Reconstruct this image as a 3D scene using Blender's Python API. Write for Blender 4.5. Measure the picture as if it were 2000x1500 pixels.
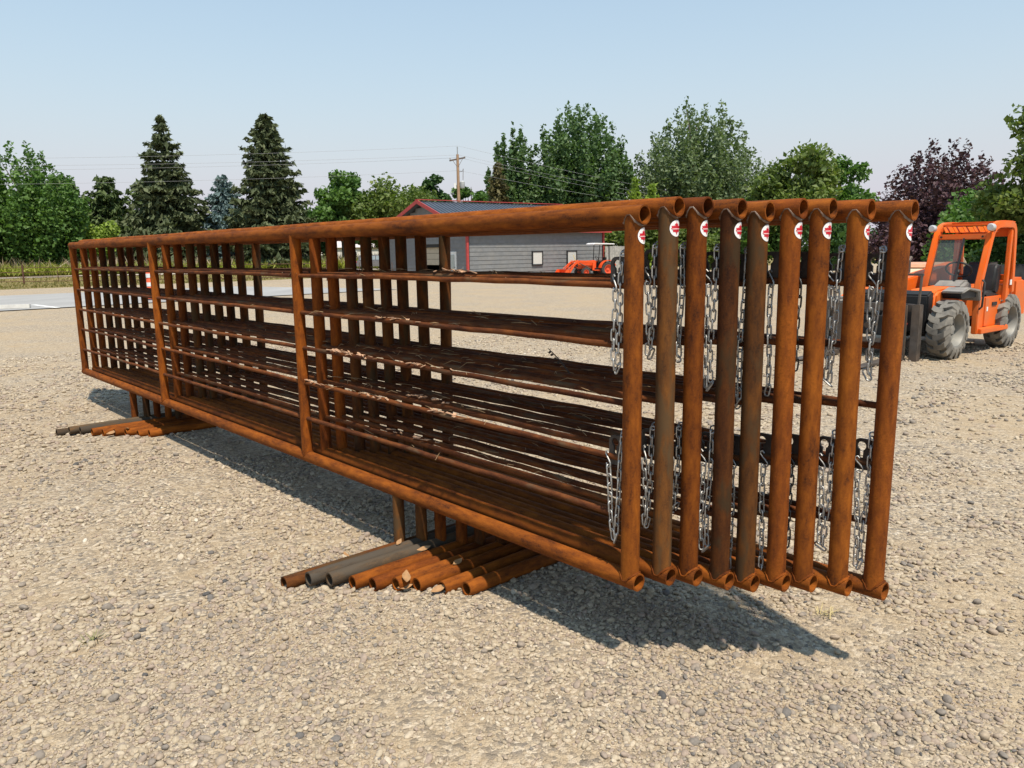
import bpy, bmesh, math, random
import numpy as np
from mathutils import Vector, Matrix, Quaternion

for o in list(bpy.data.objects):
    bpy.data.objects.remove(o, do_unlink=True)
random.seed(7)
RNG = np.random.default_rng(7)
scene = bpy.context.scene
COL = scene.collection
PI = math.pi

# ------------------------------------------------------------------ camera
PITCH, ROLL, CAM_H = 0.1719, -0.0148, 1.5085
cp, sp, cr, sr = math.cos(PITCH), math.sin(PITCH), math.cos(ROLL), math.sin(ROLL)
fw = Vector((0, cp, -sp)); up = Vector((0, sp, cp)); rt = Vector((1, 0, 0))
RV = rt * cr + up * sr
UV = -rt * sr + up * cr
cam = bpy.data.cameras.new('camera')
cam.sensor_fit = 'HORIZONTAL'; cam.sensor_width = 36.0; cam.lens = 36.0 * 1505.5 / 2000.0
cam.clip_start = 0.05; cam.clip_end = 6000
camo = bpy.data.objects.new('camera', cam); COL.objects.link(camo)
M = Matrix((RV, UV, -fw)).transposed().to_4x4()
M.translation = Vector((0, 0, CAM_H))
camo.matrix_world = M
scene.camera = camo

# ------------------------------------------------------------------ world, sun, exposure
SUN = Vector((0.196, -0.437, 1.0)).normalized()
world = bpy.data.worlds.new('World'); scene.world = world; world.use_nodes = True
wn = world.node_tree.nodes; wl = world.node_tree.links
wn.clear()
sky = wn.new('ShaderNodeTexSky'); sky.sky_type = 'NISHITA'; sky.sun_disc = False
sky.sun_elevation = math.asin(SUN.z); sky.sun_rotation = math.atan2(SUN.x, SUN.y)
sky.altitude = 0; sky.air_density = 1.5; sky.dust_density = 0.3; sky.ozone_density = 1.0
bg = wn.new('ShaderNodeBackground'); bg.inputs['Strength'].default_value = 0.124
wo = wn.new('ShaderNodeOutputWorld')
# thin even wildfire smoke in front of the clear sky: its optical depth grows with the path length towards the horizon
tn = wn.new('ShaderNodeMix'); tn.data_type = 'RGBA'; tn.blend_type = 'MULTIPLY'; tn.inputs[0].default_value = 1.0; tn.inputs[7].default_value = (.72, 1.09, 1.12, 1)
hz = wn.new('ShaderNodeMix'); hz.data_type = 'RGBA'; hz.inputs[7].default_value = (4.40, 4.26, 4.78, 1)
tcw = wn.new('ShaderNodeTexCoord'); sxyz = wn.new('ShaderNodeSeparateXYZ')
mz = wn.new('ShaderNodeMath'); mz.operation = 'MAXIMUM'; mz.inputs[1].default_value = 0.03
dv = wn.new('ShaderNodeMath'); dv.operation = 'DIVIDE'; dv.inputs[0].default_value = -0.20
ex = wn.new('ShaderNodeMath'); ex.operation = 'EXPONENT'
om = wn.new('ShaderNodeMath'); om.operation = 'SUBTRACT'; om.inputs[0].default_value = 1.0
wl.new(tcw.outputs['Generated'], sxyz.inputs[0]); wl.new(sxyz.outputs[2], mz.inputs[0]); wl.new(mz.outputs[0], dv.inputs[1])
wl.new(dv.outputs[0], ex.inputs[0]); wl.new(ex.outputs[0], om.inputs[1]); wl.new(om.outputs[0], hz.inputs[0])
wl.new(sky.outputs[0], tn.inputs[6]); wl.new(tn.outputs[2], hz.inputs[6]); wl.new(hz.outputs[2], bg.inputs[0]); wl.new(bg.outputs[0], wo.inputs[0])
sl = bpy.data.lights.new('sun', 'SUN'); sl.energy = 4.8; sl.angle = math.radians(2.0); sl.color = (1.0, 0.905, 0.77)
so = bpy.data.objects.new('sun', sl); COL.objects.link(so)
so.rotation_euler = SUN.to_track_quat('Z', 'Y').to_euler(); so.location = (3, -6, 20)
scene.view_settings.view_transform = 'Standard'; scene.view_settings.look = 'None'
scene.view_settings.exposure = 0.3; scene.view_settings.gamma = 1.0
scene.view_settings.use_curve_mapping = False
scene.render.engine = 'CYCLES'
scene.cycles.max_bounces = 5; scene.cycles.diffuse_bounces = 2; scene.cycles.glossy_bounces = 2; scene.cycles.transmission_bounces = 3; scene.cycles.transparent_max_bounces = 6
scene.cycles.caustics_reflective = False; scene.cycles.caustics_refractive = False

# ------------------------------------------------------------------ helpers
def tag(o, label=None, cat=None, group=None, kind=None):
    if label: o['label'] = label
    if cat: o['category'] = cat
    if group: o['group'] = group
    if kind: o['kind'] = kind
    return o

def empty(name, loc=(0, 0, 0), rz=0.0, rx=0.0):
    o = bpy.data.objects.new(name, None); COL.objects.link(o)
    o.empty_display_size = 0.2
    o.location = loc; o.rotation_euler = (rx, 0, rz)
    return o

def link(name, me, parent=None, loc=None, rot=None, scale=None, mat=None):
    o = bpy.data.objects.new(name, me); COL.objects.link(o)
    if parent is not None: o.parent = parent
    if loc is not None: o.location = loc
    if rot is not None: o.rotation_euler = rot
    if scale is not None: o.scale = scale
    if mat is not None:
        if len(me.materials) == 0: me.materials.append(mat)
        elif me.materials[0] != mat:
            o.material_slots[0].link = 'OBJECT'; o.material_slots[0].material = mat
    return o

class MB:
    """collects boxes, tubes and prisms into one mesh"""
    def __init__(self): self.v = []; self.f = []
    def add(self, vs, fs):
        b = len(self.v); self.v += [tuple(p) for p in vs]; self.f += [tuple(i + b for i in f) for f in fs]
        return self
    def box(self, c, s, R=None):
        vs = []
        for dx in (-.5, .5):
            for dy in (-.5, .5):
                for dz in (-.5, .5):
                    p = Vector((dx * s[0], dy * s[1], dz * s[2]))
                    if R is not None: p = R @ p
                    vs.append(p + Vector(c))
        return self.add(vs, [(0, 1, 3, 2), (4, 6, 7, 5), (0, 4, 5, 1), (2, 3, 7, 6), (0, 2, 6, 4), (1, 5, 7, 3)])
    def bar(self, a, b, w, h):
        a, b = Vector(a), Vector(b); d = b - a
        q = d.to_track_quat('X', 'Z'); return self.box((a + b) / 2, (d.length, w, h), q.to_matrix())
    def prism(self, poly, y0, y1, axis='y'):
        """polygon in the xz plane swept along y (axis y), or in xy swept along z"""
        n = len(poly)
        if axis == 'y':
            vs = [(p[0], y0, p[1]) for p in poly] + [(p[0], y1, p[1]) for p in poly]
        elif axis == 'z':
            vs = [(p[0], p[1], y0) for p in poly] + [(p[0], p[1], y1) for p in poly]
        else:
            vs = [(y0, p[0], p[1]) for p in poly] + [(y1, p[0], p[1]) for p in poly]
        fs = [tuple(range(n)), tuple(range(2 * n - 1, n - 1, -1))]
        for i in range(n):
            j = (i + 1) % n; fs.append((i, n + i, n + j, j))
        return self.add(vs, fs)
    def tube(self, path, r, n=8, cap=True, closed=False):
        path = [Vector(p) for p in path]; m = len(path)
        rr = r if isinstance(r, (list, tuple)) else [r] * m
        vs = []; prev = None
        for i, p in enumerate(path):
            if closed: d = path[(i + 1) % m] - path[i - 1]
            else: d = path[min(i + 1, m - 1)] - path[max(i - 1, 0)]
            if d.length < 1e-9: d = Vector((0, 0, 1))
            d.normalize()
            if prev is None:
                a = Vector((0, 0, 1)) if abs(d.z) < .9 else Vector((1, 0, 0))
                x = d.cross(a).normalized()
            else:
                x = (prev - d * prev.dot(d)); x = x.normalized() if x.length > 1e-6 else d.orthogonal().normalized()
            prev = x; y = d.cross(x)
            for k in range(n):
                t = 2 * PI * k / n; vs.append(p + (x * math.cos(t) + y * math.sin(t)) * rr[i])
        fs = []
        for i in range(m if closed else m - 1):
            i2 = (i + 1) % m
            for k in range(n):
                k2 = (k + 1) % n; fs.append((i * n + k, i * n + k2, i2 * n + k2, i2 * n + k))
        if cap and not closed:
            fs.append(tuple(range(n - 1, -1, -1))); fs.append(tuple((m - 1) * n + k for k in range(n)))
        return self.add(vs, fs)
    def lathe(self, prof, n=24, axis='z', c=(0, 0, 0)):
        m = len(prof); vs = []
        for (r, h) in prof:
            for k in range(n):
                t = 2 * PI * k / n; a, b = r * math.cos(t), r * math.sin(t)
                p = (a, b, h) if axis == 'z' else ((a, h, b) if axis == 'y' else (h, a, b))
                vs.append((p[0] + c[0], p[1] + c[1], p[2] + c[2]))
        fs = []
        for i in range(m - 1):
            for k in range(n):
                k2 = (k + 1) % n; fs.append((i * n + k, i * n + k2, (i + 1) * n + k2, (i + 1) * n + k))
        return self.add(vs, fs)
    def mesh(self, name, mat=None, bevel=0.0, smooth=True, ang=40, seg=2):
        me = bpy.data.meshes.new(name); me.from_pydata(self.v, [], self.f)
        bm = bmesh.new(); bm.from_mesh(me)
        bmesh.ops.recalc_face_normals(bm, faces=bm.faces)
        if bevel > 0:
            es = [e for e in bm.edges if len(e.link_faces) == 2 and e.calc_face_angle(0) > math.radians(30)]
            bmesh.ops.bevel(bm, geom=es, offset=bevel, segments=seg, affect='EDGES', clamp_overlap=True)
        bm.to_mesh(me); bm.free()
        if smooth:
            me.polygons.foreach_set('use_smooth', [True] * len(me.polygons)); me.set_sharp_from_angle(angle=math.radians(ang))
        me.update()
        if mat: me.materials.append(mat)
        return me
    def build(self, name, mat, parent=None, bevel=0.0, smooth=True, loc=None, rot=None, ang=40, seg=2):
        return link(name, self.mesh(name, mat, bevel, smooth, ang, seg), parent, loc, rot)

def gz(y):
    return -0.0115 * min(max(y - 12.0, 0.0), 50.0)

# ------------------------------------------------------------------ materials
def newmat(name):
    m = bpy.data.materials.new(name); m.use_nodes = True
    nt = m.node_tree; b = nt.nodes['Principled BSDF']
    return m, nt, b
def N(nt, t, **kw):
    n = nt.nodes.new(t)
    for a, v in kw.items(): setattr(n, a, v)
    return n
def ramp(nt, fac, stops, interp='LINEAR'):
    r = N(nt, 'ShaderNodeValToRGB'); r.color_ramp.interpolation = interp
    el = r.color_ramp.elements
    while len(el) > 1: el.remove(el[-1])
    for i, (p, c) in enumerate(stops):
        e = el[0] if i == 0 else el.new(p)
        e.position = p; e.color = (*c, 1) if len(c) == 3 else c
    nt.links.new(fac, r.inputs[0]); return r.outputs[0]
def noise(nt, vec, scale, detail=4, rough=.55, dist=0.0):
    n = N(nt, 'ShaderNodeTexNoise'); n.inputs['Scale'].default_value = scale; n.inputs['Detail'].default_value = detail
    n.inputs['Roughness'].default_value = rough; n.inputs['Distortion'].default_value = dist
    if vec is not None: nt.links.new(vec, n.inputs['Vector'])
    return n.outputs['Fac']
def mixc(nt, fac, a, b, mode='MIX'):
    m = N(nt, 'ShaderNodeMix', data_type='RGBA', blend_type=mode)
    for s, v in ((m.inputs[0], fac), (m.inputs[6], a), (m.inputs[7], b)):
        if hasattr(v, 'is_output'): nt.links.new(v, s)
        elif isinstance(v, (int, float)): s.default_value = v
        else: s.default_value = (*v, 1)
    return m.outputs[2]
def math_(nt, op, a, b=None, clamp=False):
    m = N(nt, 'ShaderNodeMath', operation=op); m.use_clamp = clamp
    for i, v in enumerate((a, b)):
        if v is None: continue
        if hasattr(v, 'is_output'): nt.links.new(v, m.inputs[i])
        else: m.inputs[i].default_value = v
    return m.outputs[0]
def objvec(nt, scale=(1, 1, 1), rnd=True):
    tc = N(nt, 'ShaderNodeTexCoord'); mp = N(nt, 'ShaderNodeMapping'); mp.inputs['Scale'].default_value = scale
    v = tc.outputs['Object']
    if rnd:
        oi = N(nt, 'ShaderNodeObjectInfo'); va = N(nt, 'ShaderNodeVectorMath', operation='ADD')
        ml = math_(nt, 'MULTIPLY', oi.outputs['Random'], 37.0); cb = N(nt, 'ShaderNodeCombineXYZ')
        nt.links.new(ml, cb.inputs[0]); nt.links.new(ml, cb.inputs[1]); nt.links.new(ml, cb.inputs[2])
        nt.links.new(v, va.inputs[0]); nt.links.new(cb.outputs[0], va.inputs[1]); v = va.outputs[0]
    nt.links.new(v, mp.inputs['Vector']); return mp.outputs[0]
def bump(nt, b, h, strength=.3, dist=.01):
    n = N(nt, 'ShaderNodeBump'); n.inputs['Strength'].default_value = strength; n.inputs['Distance'].default_value = dist
    nt.links.new(h, n.inputs['Height']); nt.links.new(n.outputs[0], b.inputs['Normal']); return n

def plain(name, col, rough=.6, metal=0.0, var=.15, scale=8.0, spec=.5, bumpy=0.0, coat=0.0, dirt=None, dirt_amt=.0):
    m, nt, b = newmat(name); v = objvec(nt)
    f = noise(nt, v, scale, 3)
    lo = tuple(c * (1 - var) for c in col); hi = tuple(min(1, c * (1 + var)) for c in col)
    c = ramp(nt, f, [(.3, lo), (.7, hi)])
    if dirt is not None:
        g = noise(nt, v, scale * .45, 4, .65)
        g = ramp(nt, g, [(.5 - dirt_amt * .2, (0, 0, 0)), (.72, (dirt_amt,) * 3)])
        c = mixc(nt, g, c, dirt)
    nt.links.new(c, b.inputs['Base Color'])
    r = math_(nt, 'MULTIPLY_ADD', f, .25); r.node.inputs[2].default_value = rough - .12
    nt.links.new(r, b.inputs['Roughness'])
    b.inputs['Metallic'].default_value = metal; b.inputs['Specular IOR Level'].default_value = spec
    b.inputs['Coat Weight'].default_value = coat
    if bumpy > 0: bump(nt, b, noise(nt, v, scale * 9, 4), bumpy, .004)
    return m

def rust(name, light, mid, dark, scale_amt=0.0, grey=(.085, .075, .065), speck=.35):
    m, nt, b = newmat(name)
    v1 = objvec(nt, (1, 1, .30)); v2 = objvec(nt, (1, 1, .40)); v3 = objvec(nt, (1, 1, 1))
    f1 = noise(nt, v1, 42, 4, .62); f2 = noise(nt, v2, 9, 3, .6); f3 = noise(nt, v3, 420, 1, .7); f4 = noise(nt, v3, 120, 2, .65)
    f = math_(nt, 'ADD', math_(nt, 'MULTIPLY', f1, .42), math_(nt, 'ADD', math_(nt, 'MULTIPLY', f2, .33), math_(nt, 'MULTIPLY', f4, .25)))
    c = ramp(nt, f, [(.37, dark), (.48, mid), (.60, light)])
    sp_ = ramp(nt, f4, [(.42, (0, 0, 0)), (.68, (speck,) * 3)])
    c = mixc(nt, sp_, c, tuple(x * .35 for x in mid))
    sp2 = ramp(nt, f3, [(.58, (0, 0, 0)), (.74, (.45,) * 3)])
    c = mixc(nt, sp2, c, tuple(min(1, x * 1.5) for x in light))
    if scale_amt > 0:
        g = noise(nt, v1, 16, 3, .6)
        g = ramp(nt, g, [(.62 - .3 * scale_amt, (0, 0, 0)), (.74 - .3 * scale_amt, (.85,) * 3)])
        c = mixc(nt, g, c, grey)
    oi = N(nt, 'ShaderNodeObjectInfo')
    c = mixc(nt, 1.0, c, ramp(nt, oi.outputs['Random'], [(0, (.66, .62, .60)), (.35, (.95, .92, .9)), (.7, (1.05, 1.06, 1.1)), (1, (1.16, 1.08, .95))]), 'MULTIPLY')
    nt.links.new(c, b.inputs['Base Color'])
    b.inputs['Roughness'].default_value = .82; b.inputs['Specular IOR Level'].default_value = .14
    h = math_(nt, 'ADD', math_(nt, 'MULTIPLY', f4, .6), math_(nt, 'MULTIPLY', f3, .4))
    bump(nt, b, h, .35, .0015)
    return m

RUST_O = rust('rust_orange', (.305, .090, .010), (.175, .048, .007), (.055, .017, .006))
RUST_R = rust('rust_red', (.28, .078, .009), (.165, .043, .007), (.055, .016, .006), speck=.55)
RUST_G = rust('rust_grey', (.20, .078, .018), (.115, .046, .014), (.045, .022, .011), scale_amt=.45, grey=(.086, .054, .026))
RUST_D = rust('rust_dark_and_shaded', (.17, .060, .013), (.09, .031, .009), (.034, .013, .006), scale_amt=.4, grey=(.062, .040, .019))
RUST_B = rust('rust_bar', (.19, .064, .017), (.095, .030, .011), (.032, .012, .007), scale_amt=.22, grey=(.11, .072, .040))
RUST_F = rust('rust_slate', (.13, .075, .035), (.080, .058, .038), (.04, .032, .025), scale_amt=.7, grey=(.072, .060, .046))
WELD = plain('weld_bead', (.10, .045, .02), .5, .2, .4, 50, bumpy=.5, dirt=(.50, .44, .38), dirt_amt=.5)
GALV = plain('galvanised_steel', (.44, .435, .415), .52, .82, .3, 60)
GALV_D = plain('dark_steel_chain', (.12, .12, .12), .45, .8, .25, 60)
PLATE = plain('plate_steel', (.050, .040, .034), .55, .35, .4, 22, bumpy=.3)
WHITE_ST = plain('sticker_white', (.86, .83, .82), .38, 0, .04, 30)
RED_ST = plain('sticker_red', (.56, .018, .035), .38, 0, .08, 30)
PINK_ST = plain('sticker_band', (.84, .52, .52), .4, 0, .06, 60)
BLACK = plain('black_plastic', (.018, .018, .018), .55, 0, .3, 10)

# ------------------------------------------------------------------ ground
GU = (0.6, 0.8); GM = (-0.8, 0.6)
def mat_ground():
    m, nt, b = newmat('gravel_ground')
    tc = N(nt, 'ShaderNodeTexCoord'); P = tc.outputs['Object']
    big = noise(nt, P, .55, 3, .6)
    mid = noise(nt, P, 5.0, 4, .65)
    fine = noise(nt, P, 160, 2, .7)
    vo = N(nt, 'ShaderNodeTexVoronoi'); vo.inputs['Scale'].default_value = 55; vo.inputs['Randomness'].default_value = 1; nt.links.new(P, vo.inputs['Vector'])
    vo2 = N(nt, 'ShaderNodeTexVoronoi'); vo2.inputs['Scale'].default_value = 130; nt.links.new(P, vo2.inputs['Vector'])
    sep = N(nt, 'ShaderNodeSeparateColor'); nt.links.new(vo.outputs['Color'], sep.inputs[0])
    sep2 = N(nt, 'ShaderNodeSeparateColor'); nt.links.new(vo2.outputs['Color'], sep2.inputs[0])
    stone = ramp(nt, sep.outputs[0], [(0, (.15, .135, .12)), (.2, (.25, .215, .18)), (.45, (.35, .285, .21)), (.7, (.43, .355, .26)), (1, (.55, .48, .39))])
    grit = ramp(nt, sep2.outputs[0], [(0, (.20, .165, .125)), (.4, (.36, .28, .185)), (1, (.50, .41, .29))])
    sand = ramp(nt, mid, [(.3, (.38, .275, .16)), (.7, (.47, .36, .225))])
    sg = mixc(nt, .45, sand, grit)
    msk = math_(nt, 'ADD', math_(nt, 'MULTIPLY', big, .6), math_(nt, 'MULTIPLY', mid, .5))
    msk = ramp(nt, msk, [(.42, (.25,) * 3), (.62, (.95,) * 3)])
    c = mixc(nt, msk, sg, stone)
    fi = ramp(nt, fine, [(.3, (.74, .73, .71)), (.7, (1.18, 1.15, 1.10))])
    c = mixc(nt, 1.0, c, fi, 'MULTIPLY')
    # far grass verge with a ragged edge: beyond the line w = 52.9 of direction (.6,.8)
    dt = N(nt, 'ShaderNodeVectorMath', operation='DOT_PRODUCT'); nt.links.new(P, dt.inputs[0]); dt.inputs[1].default_value = (-.8, .6, 0)
    w = math_(nt, 'ADD', dt.outputs['Value'], math_(nt, 'MULTIPLY', noise(nt, P, .6, 5, .7), 2.0))
    dy = N(nt, 'ShaderNodeVectorMath', operation='DOT_PRODUCT'); nt.links.new(P, dy.inputs[0]); dy.inputs[1].default_value = (-.15, 1, 0)
    far = math_(nt, 'GREATER_THAN', dy.outputs['Value'], 82.0)
    gm = math_(nt, 'MULTIPLY', math_(nt, 'SUBTRACT', w, 53.6), 2.0, True)
    gm = math_(nt, 'MAXIMUM', gm, far)
    gcol = ramp(nt, math_(nt, 'ADD', math_(nt, 'MULTIPLY', noise(nt, P, .35, 5, .65), .6), math_(nt, 'MULTIPLY', noise(nt, P, 4, 4, .7), .4)),
                [(.35, (.10, .11, .035)), (.5, (.20, .16, .06)), (.65, (.34, .25, .11))])
    c = mixc(nt, gm, c, gcol)
    nt.links.new(c, b.inputs['Base Color'])
    b.inputs['Roughness'].default_value = .92; b.inputs['Specular IOR Level'].default_value = .15
    hs = math_(nt, 'SUBTRACT', 1.0, vo.outputs['Distance'])
    h = math_(nt, 'ADD', math_(nt, 'MULTIPLY', hs, msk), math_(nt, 'MULTIPLY', fine, .35))
    h = math_(nt, 'ADD', h, math_(nt, 'MULTIPLY', math_(nt, 'SUBTRACT', 1.0, vo2.outputs['Distance']), .3))
    bump(nt, b, h, .95, .012)
    return m
me = bpy.data.meshes.new('ground')
ys = [-60, 12, 62, 300, 1800]; xs = [-900, -60, 0, 60, 900]
vs = [(x, y, gz(y)) for y in ys for x in xs]
fs = [(r * 5 + c, r * 5 + c + 1, r * 5 + c + 6, r * 5 + c + 5) for r in range(4) for c in range(4)]
me.from_pydata(vs, [], fs)
tag(link('ground', me, mat=mat_ground()), kind='structure')

def strip_sheet(name, mat, a0, a1, b0, b1, U_, M_, off, step=2.5):
    nu = max(1, int((a1 - a0) / step)); nw = max(1, int((b1 - b0) / step))
    vs = []
    for i in range(nu + 1):
        for j in range(nw + 1):
            u = a0 + (a1 - a0) * i / nu; w = b0 + (b1 - b0) * j / nw
            x = u * U_[0] + w * M_[0]; y = u * U_[1] + w * M_[1]; vs.append((x, y, gz(y) + off))
    fs = [(i * (nw + 1) + j, (i + 1) * (nw + 1) + j, (i + 1) * (nw + 1) + j + 1, i * (nw + 1) + j + 1) for i in range(nu) for j in range(nw)]
    me = bpy.data.meshes.new(name); me.from_pydata(vs, [], fs); me.update()
    return tag(link(name, me, mat=mat), kind='structure')
def mat_asphalt(name, lo, hi):
    m, nt, b = newmat(name); v = objvec(nt, rnd=False)
    vs_ = objvec(nt, (.6, .12, 1), rnd=False)
    f = math_(nt, 'ADD', math_(nt, 'MULTIPLY', noise(nt, vs_, 1.2, 5, .6), .6), math_(nt, 'MULTIPLY', noise(nt, v, 14, 5, .75), .4))
    nt.links.new(ramp(nt, f, [(.35, lo), (.65, hi)]), b.inputs['Base Color']); b.inputs['Roughness'].default_value = .85
    bump(nt, b, noise(nt, v, 60, 3), .4, .01); return m
strip_sheet('road', mat_asphalt('asphalt', (.26, .252, .24), (.36, .35, .335)), -60, 27, 27.0, 41.0, GU, GM, .03)
U2 = (.92, .39); M2 = (-.39, .92)
strip_sheet('lane', mat_asphalt('lane_gravel', (.38, .33, .27), (.55, .48, .40)), -120, 45, 91.5, 97.5, U2, M2, .05)
m_ = MB(); pts = []
L0 = np.array([-16.87, 27.34]); L1 = np.array([-14.72, 25.13]); dd = (L1 - L0) / np.linalg.norm(L1 - L0); pp = np.array([-dd[1], dd[0]]) * .09
me = bpy.data.meshes.new('painted_line')
me.from_pydata([(*(q), gz(q[1]) + .036) for q in (L0 - pp, L1 - pp, L1 + pp, L0 + pp)], [], [(0, 1, 2, 3)])
tag(link('painted_line', me, mat=plain('road_paint', (.72, .71, .68), .7, 0, .12, 30)), kind='structure')

# gravel stones: real pebbles, one scattered mass
def pebble_mesh(i):
    bm = bmesh.new(); bmesh.ops.create_icosphere(bm, subdivisions=2, radius=1.0)
    r = random.Random(i); ax = (1.0, r.uniform(.62, .95), r.uniform(.42, .7))
    ph = [r.uniform(0, 6) for _ in range(6)]
    for v in bm.verts:
        p = v.co; k = 1 + .10 * math.sin(2.1 * p.x + ph[0]) + .10 * math.sin(2.4 * p.y + ph[1]) + .08 * math.sin(3 * p.z + 2 * p.x + ph[2])
        q = 1 + .12 * (abs(math.sin(ph[3] + p.x * 1.4 + p.y * 1.1)) - .5)
        v.co = Vector((p.x * ax[0], p.y * ax[1], p.z * ax[2])) * k * q
    me = bpy.data.meshes.new('pebble_%d' % i); bm.to_mesh(me); bm.free()
    me.polygons.foreach_set('use_smooth', [True] * len(me.polygons)); return me
def mat_pebble():
    m, nt, b = newmat('pebble')
    at = N(nt, 'ShaderNodeAttribute', attribute_type='INSTANCER', attribute_name='rnd')
    c = ramp(nt, at.outputs['Fac'], [(0, (.085, .082, .082)), (.10, (.16, .147, .137)), (.26, (.27, .228, .188)), (.38, (.335, .262, .210)), (.52, (.38, .308, .222)), (.68, (.425, .352, .256)), (.82, (.49, .41, .31)), (.94, (.55, .48, .385)), (1, (.66, .61, .53))])
    v = objvec(nt, rnd=False); f = noise(nt, v, 2.2, 4, .6)
    c = mixc(nt, 1.0, c, ramp(nt, f, [(.3, (.76, .755, .74)), (.7, (1.09, 1.075, 1.035))]), 'MULTIPLY')
    nt.links.new(c, b.inputs['Base Color']); b.inputs['Roughness'].default_value = .8; b.inputs['Specular IOR Level'].default_value = .25
    return m
PEB = mat_pebble()
pcol = bpy.data.collections.new('pebble_shapes')
for i in range(10):
    me = pebble_mesh(i); me.materials.append(PEB); pcol.objects.link(bpy.data.objects.new('pebble_shape_%d' % i, me))
def vnoise(x, y, s, seed):
    r = np.random.default_rng(seed); G = r.random((64, 64)); X = x / s; Y = y / s
    xi = np.floor(X).astype(int); yi = np.floor(Y).astype(int); fx = X - xi; fy = Y - yi
    fx = fx * fx * (3 - 2 * fx); fy = fy * fy * (3 - 2 * fy)
    g = lambda a, b_: G[a % 64, b_ % 64]
    return (g(xi, yi) * (1 - fx) + g(xi + 1, yi) * fx) * (1 - fy) + (g(xi, yi + 1) * (1 - fx) + g(xi + 1, yi + 1) * fx) * fy
def scatter(r0, r1, dens, smin, smean, smax, lim, seed):
    r = np.random.default_rng(seed)
    n = int(dens * lim * (r1 * r1 - r0 * r0))
    rad = np.sqrt(r.uniform(r0 * r0, r1 * r1, n)); th = r.uniform(-lim, lim, n)
    x = rad * np.sin(th); y = rad * np.cos(th)
    cov = .55 * vnoise(x, y, .55, 3) + .45 * vnoise(x, y, .17, 4) + .25 * (vnoise(x, y, 1.7, 5) - .5)
    keep = r.random(n) < np.clip((cov - .36) * 3.4, .10, 1)
    x, y = x[keep], y[keep]; n = len(x)
    s = np.clip(smean * np.exp(r.normal(0, .44, n)), smin, smax)
    return x, y, s
sets = [scatter(.9, 3.2, 9200, .0026, .0054, .0175, .82, 11), scatter(3.2, 6.2, 3700, .0044, .0080, .019, .78, 12), scatter(6.2, 14.0, 560, .008, .0125, .024, .75, 13)]
x = np.concatenate([a[0] for a in sets]); y = np.concatenate([a[1] for a in sets]); s = np.concatenate([a[2] for a in sets])
n = len(x)
z = np.array([gz(v) for v in y]) + s * RNG.uniform(.0, .46, n)
me = bpy.data.meshes.new('gravel_stones'); me.vertices.add(n)
me.vertices.foreach_set('co', np.stack([x, y, z], 1).astype(np.float32).ravel())
a = me.attributes.new('rot', 'FLOAT_VECTOR', 'POINT')
rot = np.stack([RNG.normal(0, .28, n), RNG.normal(0, .28, n), RNG.uniform(0, 6.283, n)], 1); a.data.foreach_set('vector', rot.astype(np.float32).ravel())
a = me.attributes.new('scl', 'FLOAT_VECTOR', 'POINT'); sc = np.stack([s * RNG.uniform(.9, 1.25, n), s, s * RNG.uniform(.8, 1.1, n)], 1); a.data.foreach_set('vector', sc.astype(np.float32).ravel())
a = me.attributes.new('rnd', 'FLOAT', 'POINT'); hue = .5 * vnoise(x, y, .8, 9) + .5 * RNG.random(n); rr = np.clip(.55 * RNG.random(n) + .42 * hue + .05 - .16 * (RNG.random(n) < .08), 0, 1); a.data.foreach_set('value', rr.astype(np.float32))
a = me.attributes.new('idx', 'INT', 'POINT'); a.data.foreach_set('value', RNG.integers(0, 10, n).astype(np.int32))
gs = tag(link('gravel_stones', me), 'loose rounded gravel stones covering the yard', 'gravel', kind='stuff')
ng = bpy.data.node_groups.new('pebble_scatter', 'GeometryNodeTree')
ng.interface.new_socket('Geometry', in_out='INPUT', socket_type='NodeSocketGeometry'); ng.interface.new_socket('Geometry', in_out='OUTPUT', socket_type='NodeSocketGeometry')
gi = ng.nodes.new('NodeGroupInput'); go = ng.nodes.new('NodeGroupOutput'); ip = ng.nodes.new('GeometryNodeInstanceOnPoints')
ci = ng.nodes.new('GeometryNodeCollectionInfo'); ci.inputs['Collection'].default_value = pcol; ci.inputs['Separate Children'].default_value = True; ci.inputs['Reset Children'].default_value = True
def nattr(nm, t):
    q = ng.nodes.new('GeometryNodeInputNamedAttribute'); q.data_type = t; q.inputs['Name'].default_value = nm; return q.outputs['Attribute']
ip.inputs['Pick Instance'].default_value = True
ng.links.new(gi.outputs[0], ip.inputs['Points']); ng.links.new(ci.outputs[0], ip.inputs['Instance'])
ng.links.new(nattr('idx', 'INT'), ip.inputs['Instance Index'])
e2r = ng.nodes.new('FunctionNodeEulerToRotation'); ng.links.new(nattr('rot', 'FLOAT_VECTOR'), e2r.inputs[0]); ng.links.new(e2r.outputs[0], ip.inputs['Rotation'])
ng.links.new(nattr('scl', 'FLOAT_VECTOR'), ip.inputs['Scale']); ng.links.new(ip.outputs[0], go.inputs[0])
md = gs.modifiers.new('scatter', 'NODES'); md.node_group = ng

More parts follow.
